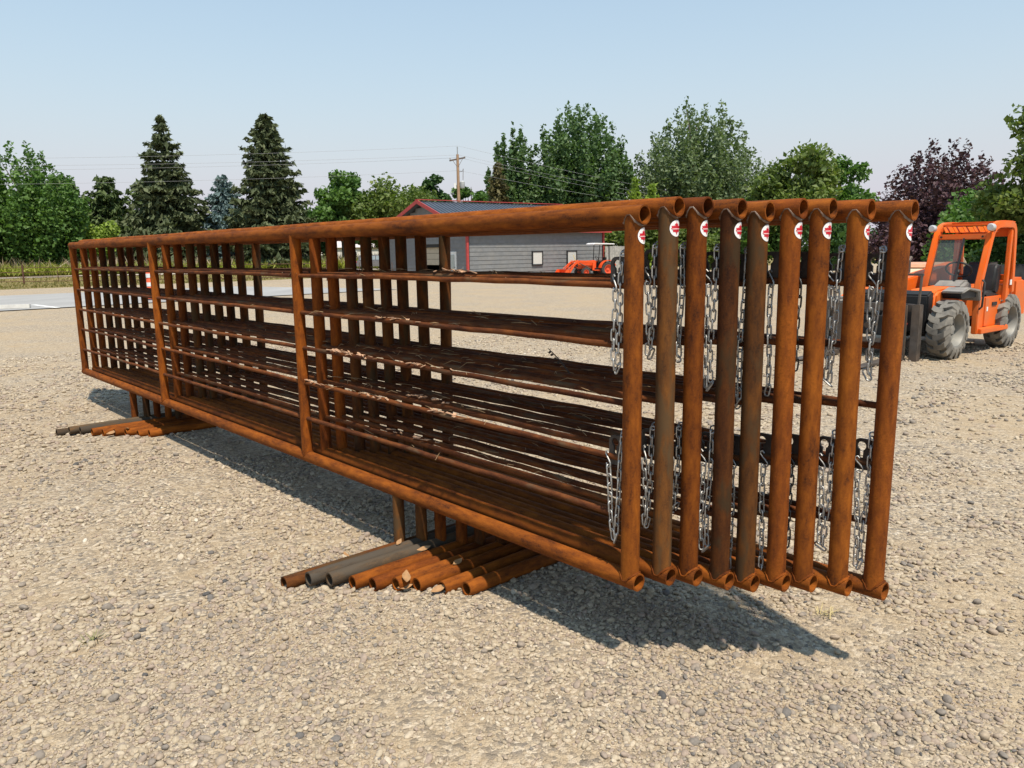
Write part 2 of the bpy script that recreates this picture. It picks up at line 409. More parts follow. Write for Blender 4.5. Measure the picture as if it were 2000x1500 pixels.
# ------------------------------------------------------------------ livestock panels
PHI = 0.7396
P0 = Vector((0.4452, 2.6103, 0)); TV = Vector((-math.sin(PHI), math.cos(PHI), 0)); NV = Vector((math.cos(PHI), math.sin(PHI), 0))
PL, ZB, ZT = 7.315, 0.3319, 1.6281
BARS = [1.3925, 1.1842, 0.9799, 0.777, 0.5653]
LEGS = [1.5269, 5.745]; FH = 0.6357
PD = [0.0, 0.080, 0.1490, 0.2172, 0.2839, 0.3544, 0.4214, 0.4908, 0.5508]
PS = [0.0, -0.0815, -0.1486, -0.2348, -0.2969, -0.3781, -0.4451, -0.5405, -0.6377]
LEAN = [0.0022, 0.0007, -0.0008, -0.002, -0.0019, -0.0042, -0.0043, -0.006, 0.0153]
PZ = [-0.0088, 0.0147, 0.0127, 0.0042, -0.0056, 0.0011, -0.0006, -0.0064, -0.0112]
R = 0.033
POSTS = [0.041, 2.4664, 4.8793, PL - 0.034]; PR = [.0335, .0322, .0322, .0325]

def pipe_mesh(name, length, ro, ri, n=28, rings=1, wob=0.0, seed=0):
    b = MB(); r = random.Random(seed); vs = []; fs = []
    off = [(r.gauss(0, wob), r.gauss(0, wob)) for _ in range(rings + 1)]
    for i in range(rings + 1):
        for k in range(n):
            t = 2 * PI * k / n; vs.append((ro * math.cos(t) + off[i][0], ro * math.sin(t) + off[i][1], length * i / rings))
    for i in range(rings):
        for k in range(n):
            k2 = (k + 1) % n; fs.append((i * n + k, i * n + k2, (i + 1) * n + k2, (i + 1) * n + k))
    base = len(vs); dep = min(.5, length * .4)
    for e, (zz, sgn) in enumerate(((0, 1), (length, -1))):
        ring = 0 if e == 0 else rings * n; o = off[0] if e == 0 else off[-1]
        b0 = len(vs)
        for q, dz in ((0, 0), (1, dep)):
            for k in range(n):
                t = 2 * PI * k / n; vs.append((ri * math.cos(t) + o[0], ri * math.sin(t) + o[1], zz + sgn * dz))
        for k in range(n):
            k2 = (k + 1) % n
            fs.append((ring + k, b0 + k, b0 + k2, ring + k2)); fs.append((b0 + k, b0 + n + k, b0 + n + k2, b0 + k2))
        fs.append(tuple(b0 + n + k for k in range(n)))
    b.add(vs, fs); return b.mesh(name, None, ang=35)
def post_mesh(name, r, zlo, zhi, n=28):
    """coped pipe: zlo(x,y), zhi(x,y) give the cut at each point of its wall"""
    vs = []; fs = []; rg = 6
    for i in range(rg + 1):
        for k in range(n):
            t = 2 * PI * k / n; x_, y_ = r * math.cos(t), r * math.sin(t); a_, b_ = zlo(x_, y_), zhi(x_, y_)
            vs.append((x_, y_, a_ + (b_ - a_) * i / rg))
    for i in range(rg):
        for k in range(n):
            k2 = (k + 1) % n; fs.append((i * n + k, i * n + k2, (i + 1) * n + k2, (i + 1) * n + k))
    return MB().add(vs, fs).mesh(name, None, ang=60)
sq = lambda v: math.sqrt(max(0.0, R * R - v * v))
RAIL = pipe_mesh('rail_mesh', PL, R, .027, rings=12, wob=.0006)
POST = [post_mesh('post_mesh_%d' % i, PR[i], lambda x_, y_: ZB + sq(y_), lambda x_, y_: ZT - sq(y_)) for i in range(4)]
LEG = post_mesh('leg_mesh', .029, lambda x_, y_: R + sq(x_), lambda x_, y_: ZB - sq(y_))
FOOT = pipe_mesh('foot_mesh', 2 * FH, R, .026)
edges_ = [(POSTS[0] + PR[0] - .006, POSTS[1] - .024), (POSTS[1] + .024, POSTS[2] - .024), (POSTS[2] + .024, POSTS[3] - .026)]
def bar_mesh(i, seed):
    a_, b_ = edges_[i]; l_ = b_ - a_; r = random.Random(seed); m = 14
    path = [(r.gauss(0, .0012) - .004 * math.sin(PI * k / m) * r.uniform(.3, 1.5), r.gauss(0, .0010), l_ * k / m) for k in range(m + 1)]
    path[0] = (0, 0, 0); path[-1] = (0, 0, l_)
    return MB().tube(path, [.0118 + r.gauss(0, .0003) for _ in path], 10).mesh('bar_mesh', None, ang=50)
BARM = [[bar_mesh(i, 10 * i + j) for j in range(3)] for i in range(3)]
def weld_mesh(r, zc, top):
    pts = []; rg = random.Random(3)
    for k in range(36):
        t = 2 * PI * k / 36; y_ = (r + .001) * math.sin(t)
        z_ = (zc - sq(y_) - .002) if top else (zc + sq(y_) + .002)
        pts.append(((r + .002) * math.cos(t), y_ * 1.0, z_ + rg.gauss(0, .0012)))
    return MB().tube(pts, [.0016 + .0040 * rg.random() ** 2 for _ in pts], 6, closed=True).mesh('weld_mesh')
WT, WB = weld_mesh(PR[0], ZT, True), weld_mesh(PR[0], ZB, False)

def cyl_patch(outline, rp, off, z0, name, mat, rings=6):
    """a flat shape (a across, b up, metres) wrapped round a pipe of radius rp, facing local -X"""
    n_ = len(outline); vs = [(-(rp + off), 0, z0)]; fs = []
    for q in range(1, rings + 1):
        for (a_, b_) in outline:
            th = a_ * q / rings / rp; vs.append((-(rp + off) * math.cos(th), (rp + off) * math.sin(th), z0 + b_ * q / rings))
    for k in range(n_):
        k2 = (k + 1) % n_; fs.append((0, 1 + k, 1 + k2))
        for q in range(rings - 1):
            i0 = 1 + q * n_; fs.append((i0 + k, i0 + n_ + k, i0 + n_ + k2, i0 + k2))
    return MB().add(vs, fs).mesh(name, mat, ang=80)
ell = lambda a_, b_: [(a_ * math.cos(2 * PI * k / 40), b_ * math.sin(2 * PI * k / 40)) for k in range(40)]
leaf_half = [(0, 1.0), (.17, .70), (.34, .76), (.30, .36), (.50, .52), (.58, .40), (.88, .44), (.80, .16), (.95, .02), (.62, -.28), (.66, -.50), (.30, -.52), (.12, -.56), (.08, -.85)]
leaf_out = leaf_half + [(-a_, b_) for a_, b_ in reversed(leaf_half[1:])]
leaf_out = [(a_ * .0222, b_ * .0215 - .001) for a_, b_ in leaf_out]
ST_B = cyl_patch(ell(.0262, .0282), PR[0], .0005, 0, 'sticker_shadow_edge', BLACK); ST_W = cyl_patch(ell(.0252, .0272), PR[0], .0011, 0, 'sticker_face', WHITE_ST)  # slightly larger black disc paints a thin shadow outline round the sticker
ST_L = cyl_patch(leaf_out, PR[0], .0018, 0, 'sticker_leaf', RED_ST); band = [(-.020, -.0028), (.020, -.0028), (.020, .0018), (-.020, .0018)]
band = [(-.018 + .036 * k / 8, -.0036) for k in range(9)] + [(.018 - .036 * k / 8, -.0006) for k in range(9)]
ST_N = cyl_patch(band, PR[0], .0024, 0, 'sticker_band', PINK_ST)

def plate_mesh():
    """rounded keyhole plate in the xz plane, hole at origin"""
    out = []; w0, w1, zt_, zb_ = -.045, .028, .026, -.084
    for k in range(11):
        t = PI / 2 - PI / 2 * k / 10; out.append((w1 - .024 + .024 * math.cos(t), zt_ - .024 + .024 * math.sin(t)))
    out += [(w1, zb_ + .004), (w1 - .004, zb_), (w0, zb_), (w0, zt_ - .004), (w0 + .004, zt_)]
    hole = []
    for k in range(21):
        t = -PI / 2 + .45 + (2 * PI - .9) * k / 20; hole.append((.0155 * math.cos(t), .0155 * math.sin(t)))
    hole += [(-.0062, -.040), (0, -.044), (.0062, -.040)]
    bm = bmesh.new()
    def loop(pts, y_): return [bm.verts.new((p[0], y_, p[1])) for p in pts]
    o1 = loop(out, 0); h1 = loop(hole, 0); es = []
    for lp in (o1, h1):
        for i in range(len(lp)): es.append(bm.edges.new((lp[i], lp[(i + 1) % len(lp)])))
    bmesh.ops.triangle_fill(bm, use_beauty=True, use_dissolve=False, edges=es)
    g = bmesh.ops.extrude_face_region(bm, geom=bm.faces[:])
    for v in g['geom']:
        if isinstance(v, bmesh.types.BMVert): v.co.y += .008
    bmesh.ops.recalc_face_normals(bm, faces=bm.faces)
    me = bpy.data.meshes.new('keyhole_plate_mesh'); bm.to_mesh(me); bm.free(); me.materials.append(PLATE); return me
PLM = plate_mesh()

ORD = ['front', 'second', 'third', 'fourth', 'fifth', 'sixth', 'seventh', 'eighth', 'ninth']
PLAB = ['frontmost rusty pipe livestock panel with orange end post, closest to camera',
        'second rusty livestock panel from the front with grey-brown end post',
        'third rusty livestock panel from the front with orange-brown end post',
        'fourth livestock panel from the front with dark flaky brown end post',
        'fifth livestock panel from the front with grey-brown streaked end post',
        'sixth livestock panel from the front with speckled red-brown end post',
        'seventh livestock panel from the front with orange end post',
        'eighth livestock panel from the front, next to last, orange end post',
        'rearmost of the nine rusty livestock panels, leaning apart from the rest']
POSTM = [RUST_O, RUST_G, RUST_O, RUST_D, RUST_G, RUST_R, RUST_O, RUST_O, RUST_R]
RAILM = [RUST_O, RUST_O, RUST_R, RUST_O, RUST_O, RUST_R, RUST_O, RUST_R, RUST_O]
FOOTM = [RUST_D, RUST_F, RUST_F, RUST_O, RUST_R, RUST_O, RUST_O, RUST_O, RUST_O]
LEGM = [RUST_G, RUST_G, RUST_R, RUST_R, RUST_D, RUST_D, RUST_R, RUST_D, RUST_R]
PANELS = []
for i in range(9):
    loc = P0 + TV * PS[i] + NV * PD[i] + Vector((0, 0, PZ[i]))
    t = empty('livestock_panel', loc, PHI + PI / 2, LEAN[i])
    tag(t, PLAB[i], 'livestock panel', 'nine livestock panels nested in a stack'); PANELS.append(t)
    link('top_rail', RAIL, t, (0, 0, ZT), (0, PI / 2, 0), mat=RAILM[i]); link('bottom_rail', RAIL, t, (0, 0, ZB), (0, PI / 2, 0), mat=RUST_O if i % 3 else RUST_O)
    for j in range(4):
        o = link('end_post' if j in (0, 3) else 'middle_post', POST[j], t, (POSTS[j], 0, 0), mat=(POSTM[i] if j == 0 else RUST_O if i == 0 else RUST_R if i < 3 else RUST_D))  # posts deeper in the stack get darker rust: shade put into their colour
        if j == 0:
            link('weld', WT, o, mat=WELD); link('weld', WB, o, mat=RUST_R)
        elif i == 0:
            link('weld', WB, o, mat=RUST_R)
    for j, zb in enumerate(BARS):
        for b in range(3):
            me = BARM[b][(i + j * 2) % 3]
            link('bar', me, t, (edges_[b][0], 0, zb - (PZ[i] if i in (1, 2) else 0)), (0, PI / 2, random.uniform(-.0006, .0006)), mat=RUST_B)
    for s_ in LEGS:
        link('leg', LEG, t, (s_, 0, 0), mat=LEGM[i] if s_ < 3 else [RUST_O, RUST_D, RUST_R][i % 3])
        link('foot', FOOT, t, (s_, FH, R), (PI / 2, 0, 0), mat=FOOTM[i] if s_ < 3 else (RUST_F if i < 3 else RUST_O))
    st = link('sticker', ST_B, t, (POSTS[0], 0, 1.562 - .004), (random.uniform(-.02, .02), random.uniform(-.02, .02), random.uniform(-.14, .20)))
    f_ = link('sticker_face', ST_W, st); link('leaf_emblem', ST_L, st); link('emblem_band', ST_N, st)
    for zc in (1.464, .832):
        link('keyhole_plate', PLM, t, (.113, -.004, zc))
# loose white and red sticker on the eighth panel's top rail, beside the mouth of the seventh
me = cyl_patch(ell(.0262, .0282), R, .0006, 0, 'rail_sticker', WHITE_ST)
o = link('sticker', me, PANELS[7], (.155, 0, ZT), (0, PI / 2, -PI / 2 + .0)); o.rotation_euler = Matrix(((0, 0, 1), (-1, 0, 0), (0, -1, 0))).to_euler()
o2 = link('emblem', cyl_patch(leaf_out, R, .0014, 0, 'rail_sticker_leaf', RED_ST), o)

# ------------------------------------------------------------------ chains
def link_mesh():
    pts = []; hl, rw = .0135, .0082
    for k in range(9):
        t = -PI / 2 + PI * k / 8; pts.append((rw * math.sin(t) * 1.0, 0, hl - .0 + rw * math.cos(t)))
    for k in range(9):
        t = PI / 2 + PI * k / 8; pts.append((rw * math.sin(t), 0, -hl + rw * math.cos(t)))
    return MB().tube(pts, .0031, 8, closed=True).mesh('chain_link_mesh', None, ang=80)
LINK = link_mesh()
hk = [(0, 0, .040), (.006, 0, .047), (.013, 0, .044), (.014, 0, .036), (.006, 0, .026), (-.004, 0, .016), (-.012, 0, .006), (-.013, 0, -.004), (-.006, 0, -.012), (.003, 0, -.011), (.008, 0, -.003), (.010, 0, .003)]
HOOK = MB().tube(hk, .003, 8).mesh('hook_mesh', None, ang=80)
BOT_U = [1.097, 1.125, 1.117, 1.022, .969, 1.01, 1.099, 1.047, 1.08]; BOT_L = [.469, .505, .566, .426, .372, .346, .454, .457, .402]
SINGLE = {(4, False), (5, True), (5, False), (6, True), (6, False)}
rc = random.Random(5)
def chain(i, upper):
    t = PANELS[i]; zc = 1.464 if upper else .832; zb = (BOT_U if upper else BOT_L)[i]
    dark = (i == 6)
    ax, az = .078 + rc.uniform(-.006, .008), zc + .030        # ring over the plate's top corner
    bx, bz = (.097 if (i, upper) in SINGLE else .113), zc - .040                                    # hook in the keyhole slot
    if i == 0 and not upper: bx = .135
    ya, yb = .012, rc.uniform(.008, .016)
    hookd = .055 if not dark else .03
    gap = rc.uniform(.010, .020); cx = (ax + bx) / 2 + rc.uniform(-.004, .01)
    path = []
    za, zbt = az, zb + gap / 2
    m = 40
    for k in range(m + 1):
        u = k / m; path.append(Vector((ax + (cx - gap / 2 - ax) * min(1, u * 1.3) + .003 * math.sin(7 * u + i), ya, za + (zbt - za) * u)))
    single = (i, upper) in SINGLE
    if single: path = [Vector((bx + .002, yb, zb))]; cx = bx; gap = .0; zbt = zb
    for k in range(1, 10):
        if single: break
        a_ = PI + PI * k / 10; path.append(Vector((cx + gap / 2 * math.cos(a_), ya + (yb - ya) * k / 10, zbt + gap / 2 * math.sin(a_))))
    top2 = bz - .066
    for k in range(m + 1):
        u = k / m; path.append(Vector((cx + gap / 2 + (bx - cx - gap / 2) * u + .003 * math.sin(5 * u + i * 2), yb, zbt + (top2 - zbt) * u)))
    pos = t.location
    base = Matrix.LocRotScale(t.location, t.rotation_euler.to_quaternion(), None)
    e = empty('chain', base @ Vector((ax, ya, az)), PHI + PI / 2, LEAN[i])
    tag(e, ('dark' if dark else 'galvanised') + ' steel chain looped from the %s plate of the %s panel%s' % ('upper' if upper else 'lower', ORD[i], '' if i == 0 else ' from the front'), 'chain', 'chains hanging from the panel end posts')
    o0 = Vector((ax, ya, az))
    # walk along the path placing links
    seg = [0.0]
    for k in range(1, len(path)): seg.append(seg[-1] + (path[k] - path[k - 1]).length)
    pitch = .0345; d = .010; q = 0; mt = GALV_D if dark else GALV
    def at(dist):
        k = min(max(1, int(np.searchsorted(seg, dist))), len(path) - 1)
        u = (dist - seg[k - 1]) / max(1e-6, seg[k] - seg[k - 1]); return path[k - 1].lerp(path[k], u)
    tw0 = rc.uniform(0, PI)
    nl = max(1, round((seg[-1] - d) / pitch)); pitch = (seg[-1] - d) / nl
    while d < seg[-1] + .004:
        p = at(d); tg = (at(min(d + .014, seg[-1])) - at(max(d - .014, 0))).normalized()
        qd = tg.to_track_quat('Z', 'X') @ Quaternion((0, 0, 1), tw0 + q * PI / 2 + rc.uniform(-.25, .25))
        o = link('chain_link', LINK, e, p - o0, qd.to_euler(), mat=mt); d += pitch; q += 1
    link('hook', HOOK, e, Vector((bx, yb, bz - .042)) - o0, (0, 0, rc.uniform(-.6, .6)), mat=mt)
    # ring link resting over the plate top
    if not single: link('chain_link', LINK, e, Vector((.004, -.010, .010)), (1.1, .3, .4), mat=mt)
    return e
for i in range(9):
    chain(i, True); chain(i, False)
# ------------------------------------------------------------------ shed
SIDING = plain('grey_siding', (.175, .18, .185), .75, 0, .14, 3, dirt=(.22, .205, .18), dirt_amt=.45)
REDTRIM = plain('red_trim', (.40, .050, .045), .55, 0, .12, 4)
ROOFM = plain('blue_grey_metal_roof', (.105, .125, .155), .38, .35, .12, 2)
FRAME_D = plain('dark_window_frame', (.02, .02, .022), .5, 0, .2, 8)
BLIND = plain('white_window_blind', (.56, .56, .52), .35, 0, .05, 12, coat=.6)
DOORW = plain('white_door', (.72, .72, .69), .5, 0, .08, 6)
TAN = plain('tan_garage_door', (.42, .37, .28), .6, 0, .1, 4)
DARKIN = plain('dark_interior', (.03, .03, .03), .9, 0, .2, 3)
SX, SY, SZ = -2.85, 52.5, -.57
sh = empty('shed', (SX, SY, SZ), math.atan2(.627, .78))
tag(sh, 'grey lap-sided shed with blue-grey metal roof and red trim', 'shed')
LW, WW, EH, RH = 12.9, 10.6, 3.58, 5.55
# walls (dark core set back behind the boards)
c = MB(); c.box((LW / 2, .10, EH / 2), (LW - .1, .12, EH)); c.box((LW - .08, WW / 2, EH / 2), (.12, WW - .1, EH)); c.box((LW / 2, WW - .1, EH / 2), (LW - .1, .12, EH))
c.build('wall_frame', DARKIN, sh)
bh = .286
SB = MB().prism([(-.5, 0), (.5, 0), (.5, 1), (-.5, 1)], 0, 1).mesh('siding_unit', None)
def siding(x0, x1, z0, z1, y0, rz, org):
    """one lap board: bottom edge proud of its top edge"""
    b = MB(); l_ = x1 - x0
    vs = [(0, 0, 0), (l_, 0, 0), (l_, -.030, 0), (0, -.030, 0), (0, 0, z1 - z0 + .02), (l_, 0, z1 - z0 + .02), (l_, -.006, z1 - z0 + .02), (0, -.006, z1 - z0 + .02)]
    b.add(vs, [(0, 1, 2, 3), (4, 7, 6, 5), (0, 4, 5, 1), (3, 2, 6, 7), (0, 3, 7, 4), (1, 5, 6, 2)])
    return b.build('siding_board', SIDING, sh, loc=org, rot=(0, 0, rz), smooth=False)
nb = int(EH / bh)
for k in range(nb + 1):
    z0 = k * bh; z1 = min(EH, z0 + bh)
    if z1 - z0 < .03: continue
    siding(.10, LW - .10, z0, z1, 0, 0, (.10, .03, z0))
# gable boards, faces -x: left of opening, between opening and door, above
def gable(v0, v1, z0, z1):
    # board runs along +v; rotate so its face looks to -x
    siding(0, v1 - v0, z0, z1, 0, -PI / 2, (.03, v1, z0))
OPEN = (3.2, 6.3, 2.35)
for k in range(int(RH / bh) + 1):
    z0 = k * bh; z1 = z0 + bh
    vmax = WW - .05; vmin = .05
    if z1 > EH:
        half = (RH - z1 + .0) / (RH - EH) * WW / 2
        if half < .15: continue
        vmin, vmax = WW / 2 - half, WW / 2 + half
    if z0 < OPEN[2]:
        gable(vmin, OPEN[0], z0, z1); gable(OPEN[1], vmax, z0, z1)
    else: gable(vmin, vmax, z0, z1)
c = MB()
c.prism([(.0, 0), (OPEN[0] - .02, 0), (OPEN[0] - .02, OPEN[2]), (OPEN[1] + .02, OPEN[2]), (OPEN[1] + .02, 0), (WW, 0), (WW, EH), (WW / 2, RH - .02), (0, EH)], .06, .16, axis='x')
c.build('gable_wall', DARKIN, sh, smooth=False)
# half open garage door and the dark room behind it
g = MB()
for q in range(3): g.box((.25, (OPEN[0] + OPEN[1]) / 2, OPEN[2] - .2 - q * .42), (.05, OPEN[1] - OPEN[0], .40))
g.build('garage_door', TAN, sh, .01)
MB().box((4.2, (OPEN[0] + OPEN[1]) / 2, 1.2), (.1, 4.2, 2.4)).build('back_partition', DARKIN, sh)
MB().box((2.2, WW / 2, .012), (4.2, WW - .4, .02)).build('shed_floor', plain('shed_slab', (.16, .155, .15), .9), sh)
# white service door near the corner on the gable side
d = MB().box((-.01, 1.75, 1.02), (.08, .92, 2.04)).build('service_door', DOORW, sh, .01)
MB().box((-.065, 1.75, 1.35), (.03, .5, .95)).build('door_glass', plain('door_glass', (.42, .45, .42), .15, 0, .1, 4), d)
MB().tube([(-.08, 1.40, .98), (-.12, 1.40, .98), (-.12, 1.48, .98)], .02, 6).build('handle', FRAME_D, d)
w_ = MB().box((-.01, 8.6, 1.55), (.07, .5, .9)).build('window', DOORW, sh, .01); MB().box((-.055, 8.6, 1.55), (.02, .36, .74)).build('pane', BLIND, w_)
for ux in (6.15, 9.55):
    f = MB(); z0, z1, hw = 1.05, 1.93, .47
    for (a_, b_, cc, s_) in ((ux - hw, 0, (z0 + z1) / 2, (.09, .09, z1 - z0 + .16)), (ux + hw, 0, (z0 + z1) / 2, (.09, .09, z1 - z0 + .16))): f.box((a_, -.045, cc), s_)
    for zz in (z0 - .03, z1 + .03): f.box((ux, -.046, zz), (2 * hw - .085, .088, .09))
    o = f.build('window', FRAME_D, sh, .008); MB().box((ux, -.042, (z0 + z1) / 2), (2 * hw - .07, .03, z1 - z0)).build('pane', BLIND, o)
# red corner and rake trim, fascia
c = MB()
c.box((-.02, .0, EH / 2), (.16, .16, EH)); o = c.build('corner_trim', REDTRIM, sh, .01)
for p_ in ((LW + .01, 0), (0, WW)): MB().box((p_[0], p_[1], EH / 2), (.16, .16, EH)).build('corner_trim', REDTRIM, sh, .01)
OV, GO = .35, .55
sl_ = (RH - EH) / (WW / 2); ez = EH - OV * sl_
for (a_, b_) in (((-GO, -OV, ez + .03), (-GO, WW / 2, RH + .03)), ((-GO, WW + OV, ez + .03), (-GO, WW / 2, RH + .03)), ((LW + GO, -OV, ez + .03), (LW + GO, WW / 2, RH + .03)), ((LW + GO, WW + OV, ez + .03), (LW + GO, WW / 2, RH + .03))):
    MB().bar(a_, b_, .06, .26).build('rake_board', REDTRIM, sh)
MB().box((LW / 2, -OV - .02, ez - .03), (LW + 2 * GO, .05, .24)).build('fascia', REDTRIM, sh)
MB().box((LW / 2, WW / 2, RH + .17), (LW + 2 * GO + .05, .34, .06)).build('ridge_cap', REDTRIM, sh, .01)
MB().add([(-GO, -OV, ez - .02), (LW + GO, -OV, ez - .02), (LW + GO, .15, ez + .0), (-GO, .15, ez + .0)], [(0, 1, 2, 3)]).build('soffit', SIDING, sh, smooth=False)
# roof: one standing-seam panel after another on the yard side, one slab behind
npan = 40; pw = (LW + 2 * GO) / npan; rl = math.hypot(WW / 2 + OV, RH - ez); ra = math.atan2(RH - ez, WW / 2 + OV)
rp_ = MB(); rp_.box((pw / 2, rl / 2, .05), (pw - .004, rl, .03)); rp_.prism([(.0, .06), (.05, .06), (.035, .125), (.015, .125)], 0, rl)
RPM = rp_.mesh('roof_panel_mesh', ROOFM, smooth=False)
for k in range(npan): link('roof_panel', RPM, sh, (-GO + k * pw, -OV, ez), (ra, 0, 0))
b_ = MB(); b_.box((0, 0, 0), (LW + 2 * GO, rl, .06)); b_.build('roof_slab', ROOFM, sh, loc=(LW / 2, WW / 2 + (WW / 2 + OV) / 2, (RH + ez) / 2 + .05), rot=(-ra, 0, 0))

# vehicle inside the open shed
v_ = empty('quad_bike', (SX - .627 * 4.5 + .78 * 1.6, SY + .78 * 4.5 + .627 * 1.6, SZ + .03), .9)
tag(v_, 'white and black quad bike parked inside the open shed', 'quad bike')
for sx_ in (-.6, .6):
    for sy_ in (-.42, .42): MB().lathe([(.0, -.11), (.2, -.11), (.3, -.08), (.3, .08), (.2, .11), (0, .11)], 18, 'y', (sx_, sy_, .3)).build('wheel', BLACK, v_)
MB().prism([(-.95, .55), (-.5, .82), (.0, .72), (.35, .86), (.95, .62), (.9, .5), (-.9, .45)], -.3, .3).build('body', DOORW, v_, .05)
MB().prism([(-.5, .82), (-.45, .95), (.05, .88), (.05, .76)], -.18, .18).build('seat', BLACK, v_, .03)
MB().tube([(.25, -.4, 1.1), (.35, 0, 1.02), (.25, .4, 1.1)], .03, 8).build('handlebar', BLACK, v_)

# ------------------------------------------------------------------ wooden board fences right of the shed
WOODG = plain('weathered_fence_board', (.36, .345, .31), .85, 0, .25, 5)
bf = empty('board_fence', (7.35, 60.4, -.57), .10); tag(bf, 'weathered grey board fence beside the right end of the shed', 'fence')
for k in range(17):
    h_ = 2.0 + random.uniform(-.03, .03) + .25
    MB().prism([(0, 0), (.135, 0), (.135, h_ - .03), (.10, h_), (.03, h_), (0, h_ - .03)], -.012, .012).build('fence_board', WOODG, bf, loc=(k * .145, random.uniform(-.006, .006), .03), smooth=False)
for zz in (.5, 1.55): MB().box((1.25, .04, zz), (2.5, .05, .09)).build('fence_rail', WOODG, bf)
MB().box((2.52, 0, 1.05), (.10, .10, 2.1)).build('fence_post', plain('pale_post', (.6, .59, .55), .7), bf, .01)

# ------------------------------------------------------------------ wheels
TYRE = plain('dusty_tyre', (.105, .098, .088), .9, 0, .25, 10, dirt=(.27, .245, .205), dirt_amt=.95)
TYRE_D = plain('tyre_rubber', (.035, .034, .033), .85, 0, .25, 10, dirt=(.14, .12, .10), dirt_amt=.4)
RIMG = plain('dusty_grey_rim', (.24, .235, .215), .6, .3, .15, 8, dirt=(.40, .35, .28), dirt_amt=.5)
def wheel(parent, c_, rad, wid, rimr, tyre, rimm, lugs=18, lugh=.03, name='wheel', side=1, steer=0.0):
    """axle along local y; side=+1: outside faces +y"""
    h = wid / 2
    prof = [(rimr, -h * .86), (rimr + (rad - rimr) * .35, -h), (rad - lugh - .05, -h * .98), (rad - lugh, -h * .80), (rad - lugh, h * .80), (rad - lugh - .05, h * .98), (rimr + (rad - rimr) * .35, h), (rimr, h * .86)]
    ty = MB().lathe(prof, 40, 'y').build(name, tyre, parent, loc=c_, rot=(0, 0, steer), ang=50)
    b = MB()
    for s_ in (-1, 1):
        for k in range(lugs):
            t0 = 2 * PI * (k + (.5 if s_ > 0 else 0)) / lugs; cols = []
            dth = 2 * PI / lugs * .27
            for (yy, sk, rr) in ((-.10 * wid, -.10, rad), (.24 * wid, .08, rad), (.40 * wid, .30, rad - .004), (.51 * wid, .55, rad - lugh - .045)):
                a0 = t0 + sk * 2 * PI / lugs * 1.1
                cols.append((s_ * yy, a0 - dth, a0 + dth, rr))
            vs = []
            for (yy, a0, a1, rr) in cols:
                ri_ = rr - lugh - .012
                for (aa, r_) in ((a0, rr), (a1, rr), (a1 + .02, ri_), (a0 - .02, ri_)): vs.append((r_ * math.cos(aa), yy, r_ * math.sin(aa)))
            fs = []
            for q in range(3):
                for e_ in range(4): fs.append((q * 4 + e_, q * 4 + (e_ + 1) % 4, q * 4 + 4 + (e_ + 1) % 4, q * 4 + 4 + e_))
            fs += [(0, 1, 2, 3), (12, 15, 14, 13)]; b.add(vs, fs)
    b.build('tread', tyre, ty, .0, ang=30)
    s = side
    rp = [(rimr + .012, s * h * .80), (rimr + .012, s * h * .88), (rimr - .012, s * h * .86), (rimr - .03, s * h * .55), (rimr * .82, s * h * .1), (rimr * .55, s * h * .02), (rimr * .5, s * h * .18), (rimr * .28, s * h * .2), (rimr * .26, s * h * .42), (0.001, s * h * .44)]
    rm = MB().lathe(rp, 32, 'y').build('rim', rimm, ty, ang=35)
    nb_ = MB()
    for k in range(8):
        t = 2 * PI * k / 8; nb_.lathe([(.0, s * (h * .2 + .02)), (.014, s * (h * .2 + .02)), (.014, s * h * .05)], 6, 'y', (rimr * .41 * math.cos(t), 0, rimr * .41 * math.sin(t)))
    if rad > .3: nb_.build('lug_nuts', rimm, ty)
    return ty

# ------------------------------------------------------------------ telehandler
ORANGE = plain('orange_machine_paint', (.76, .125, .006), .5, 0, .08, 4, spec=.3, dirt=(.42, .17, .07), dirt_amt=.55)
GREYPL = plain('dusty_grey_plastic', (.20, .19, .175), .7, 0, .2, 6, dirt=(.38, .34, .28), dirt_amt=.6)
STEEL = plain('worn_dark_steel', (.085, .072, .062), .6, .3, .35, 9, dirt=(.17, .11, .07), dirt_amt=.5)
BLACKM = plain('black_machine_part', (.015, .015, .015), .55, 0, .3, 8)
LAMP = plain('headlamp_lens', (.50, .50, .48), .15, .2, .1, 20)
def glass_mat(name, tint, alpha):
    m, nt, b = newmat(name); tr = N(nt, 'ShaderNodeBsdfTransparent'); tr.inputs[0].default_value = (*tint, 1)
    gl = N(nt, 'ShaderNodeBsdfGlossy'); gl.inputs['Roughness'].default_value = .04; gl.inputs[0].default_value = (.9, .9, .9, 1)
    df = N(nt, 'ShaderNodeBsdfDiffuse'); df.inputs[0].default_value = (.32, .36, .33, 1)
    m1 = N(nt, 'ShaderNodeMixShader'); m1.inputs[0].default_value = alpha; m2 = N(nt, 'ShaderNodeMixShader')
    fr = N(nt, 'ShaderNodeFresnel'); fr.inputs[0].default_value = 1.45
    nt.links.new(tr.outputs[0], m1.inputs[1]); nt.links.new(df.outputs[0], m1.inputs[2])
    nt.links.new(fr.outputs[0], m2.inputs[0]); nt.links.new(m1.outputs[0], m2.inputs[1]); nt.links.new(gl.outputs[0], m2.inputs[2])
    nt.links.new(m2.outputs[0], nt.nodes['Material Output'].inputs[0]); return m
GLASS = glass_mat('cab_glass', (.50, .54, .52), .16)
th = empty('telehandler', (6.142, 11.415, 0), math.atan2(-.62, -.784))
tag(th, 'orange compact telehandler with open cab and black pallet forks on the gravel', 'telehandler')
for (a_, b_, s_) in ((1.05, .745, 1), (-.77, .745, 1), (1.05, -.745, -1), (-.77, -.745, -1)):
    wheel(th, (a_, b_ * 1.01, .388), .39, .285, .225, TYRE, RIMG, 16, .042, 'wheel', s_)
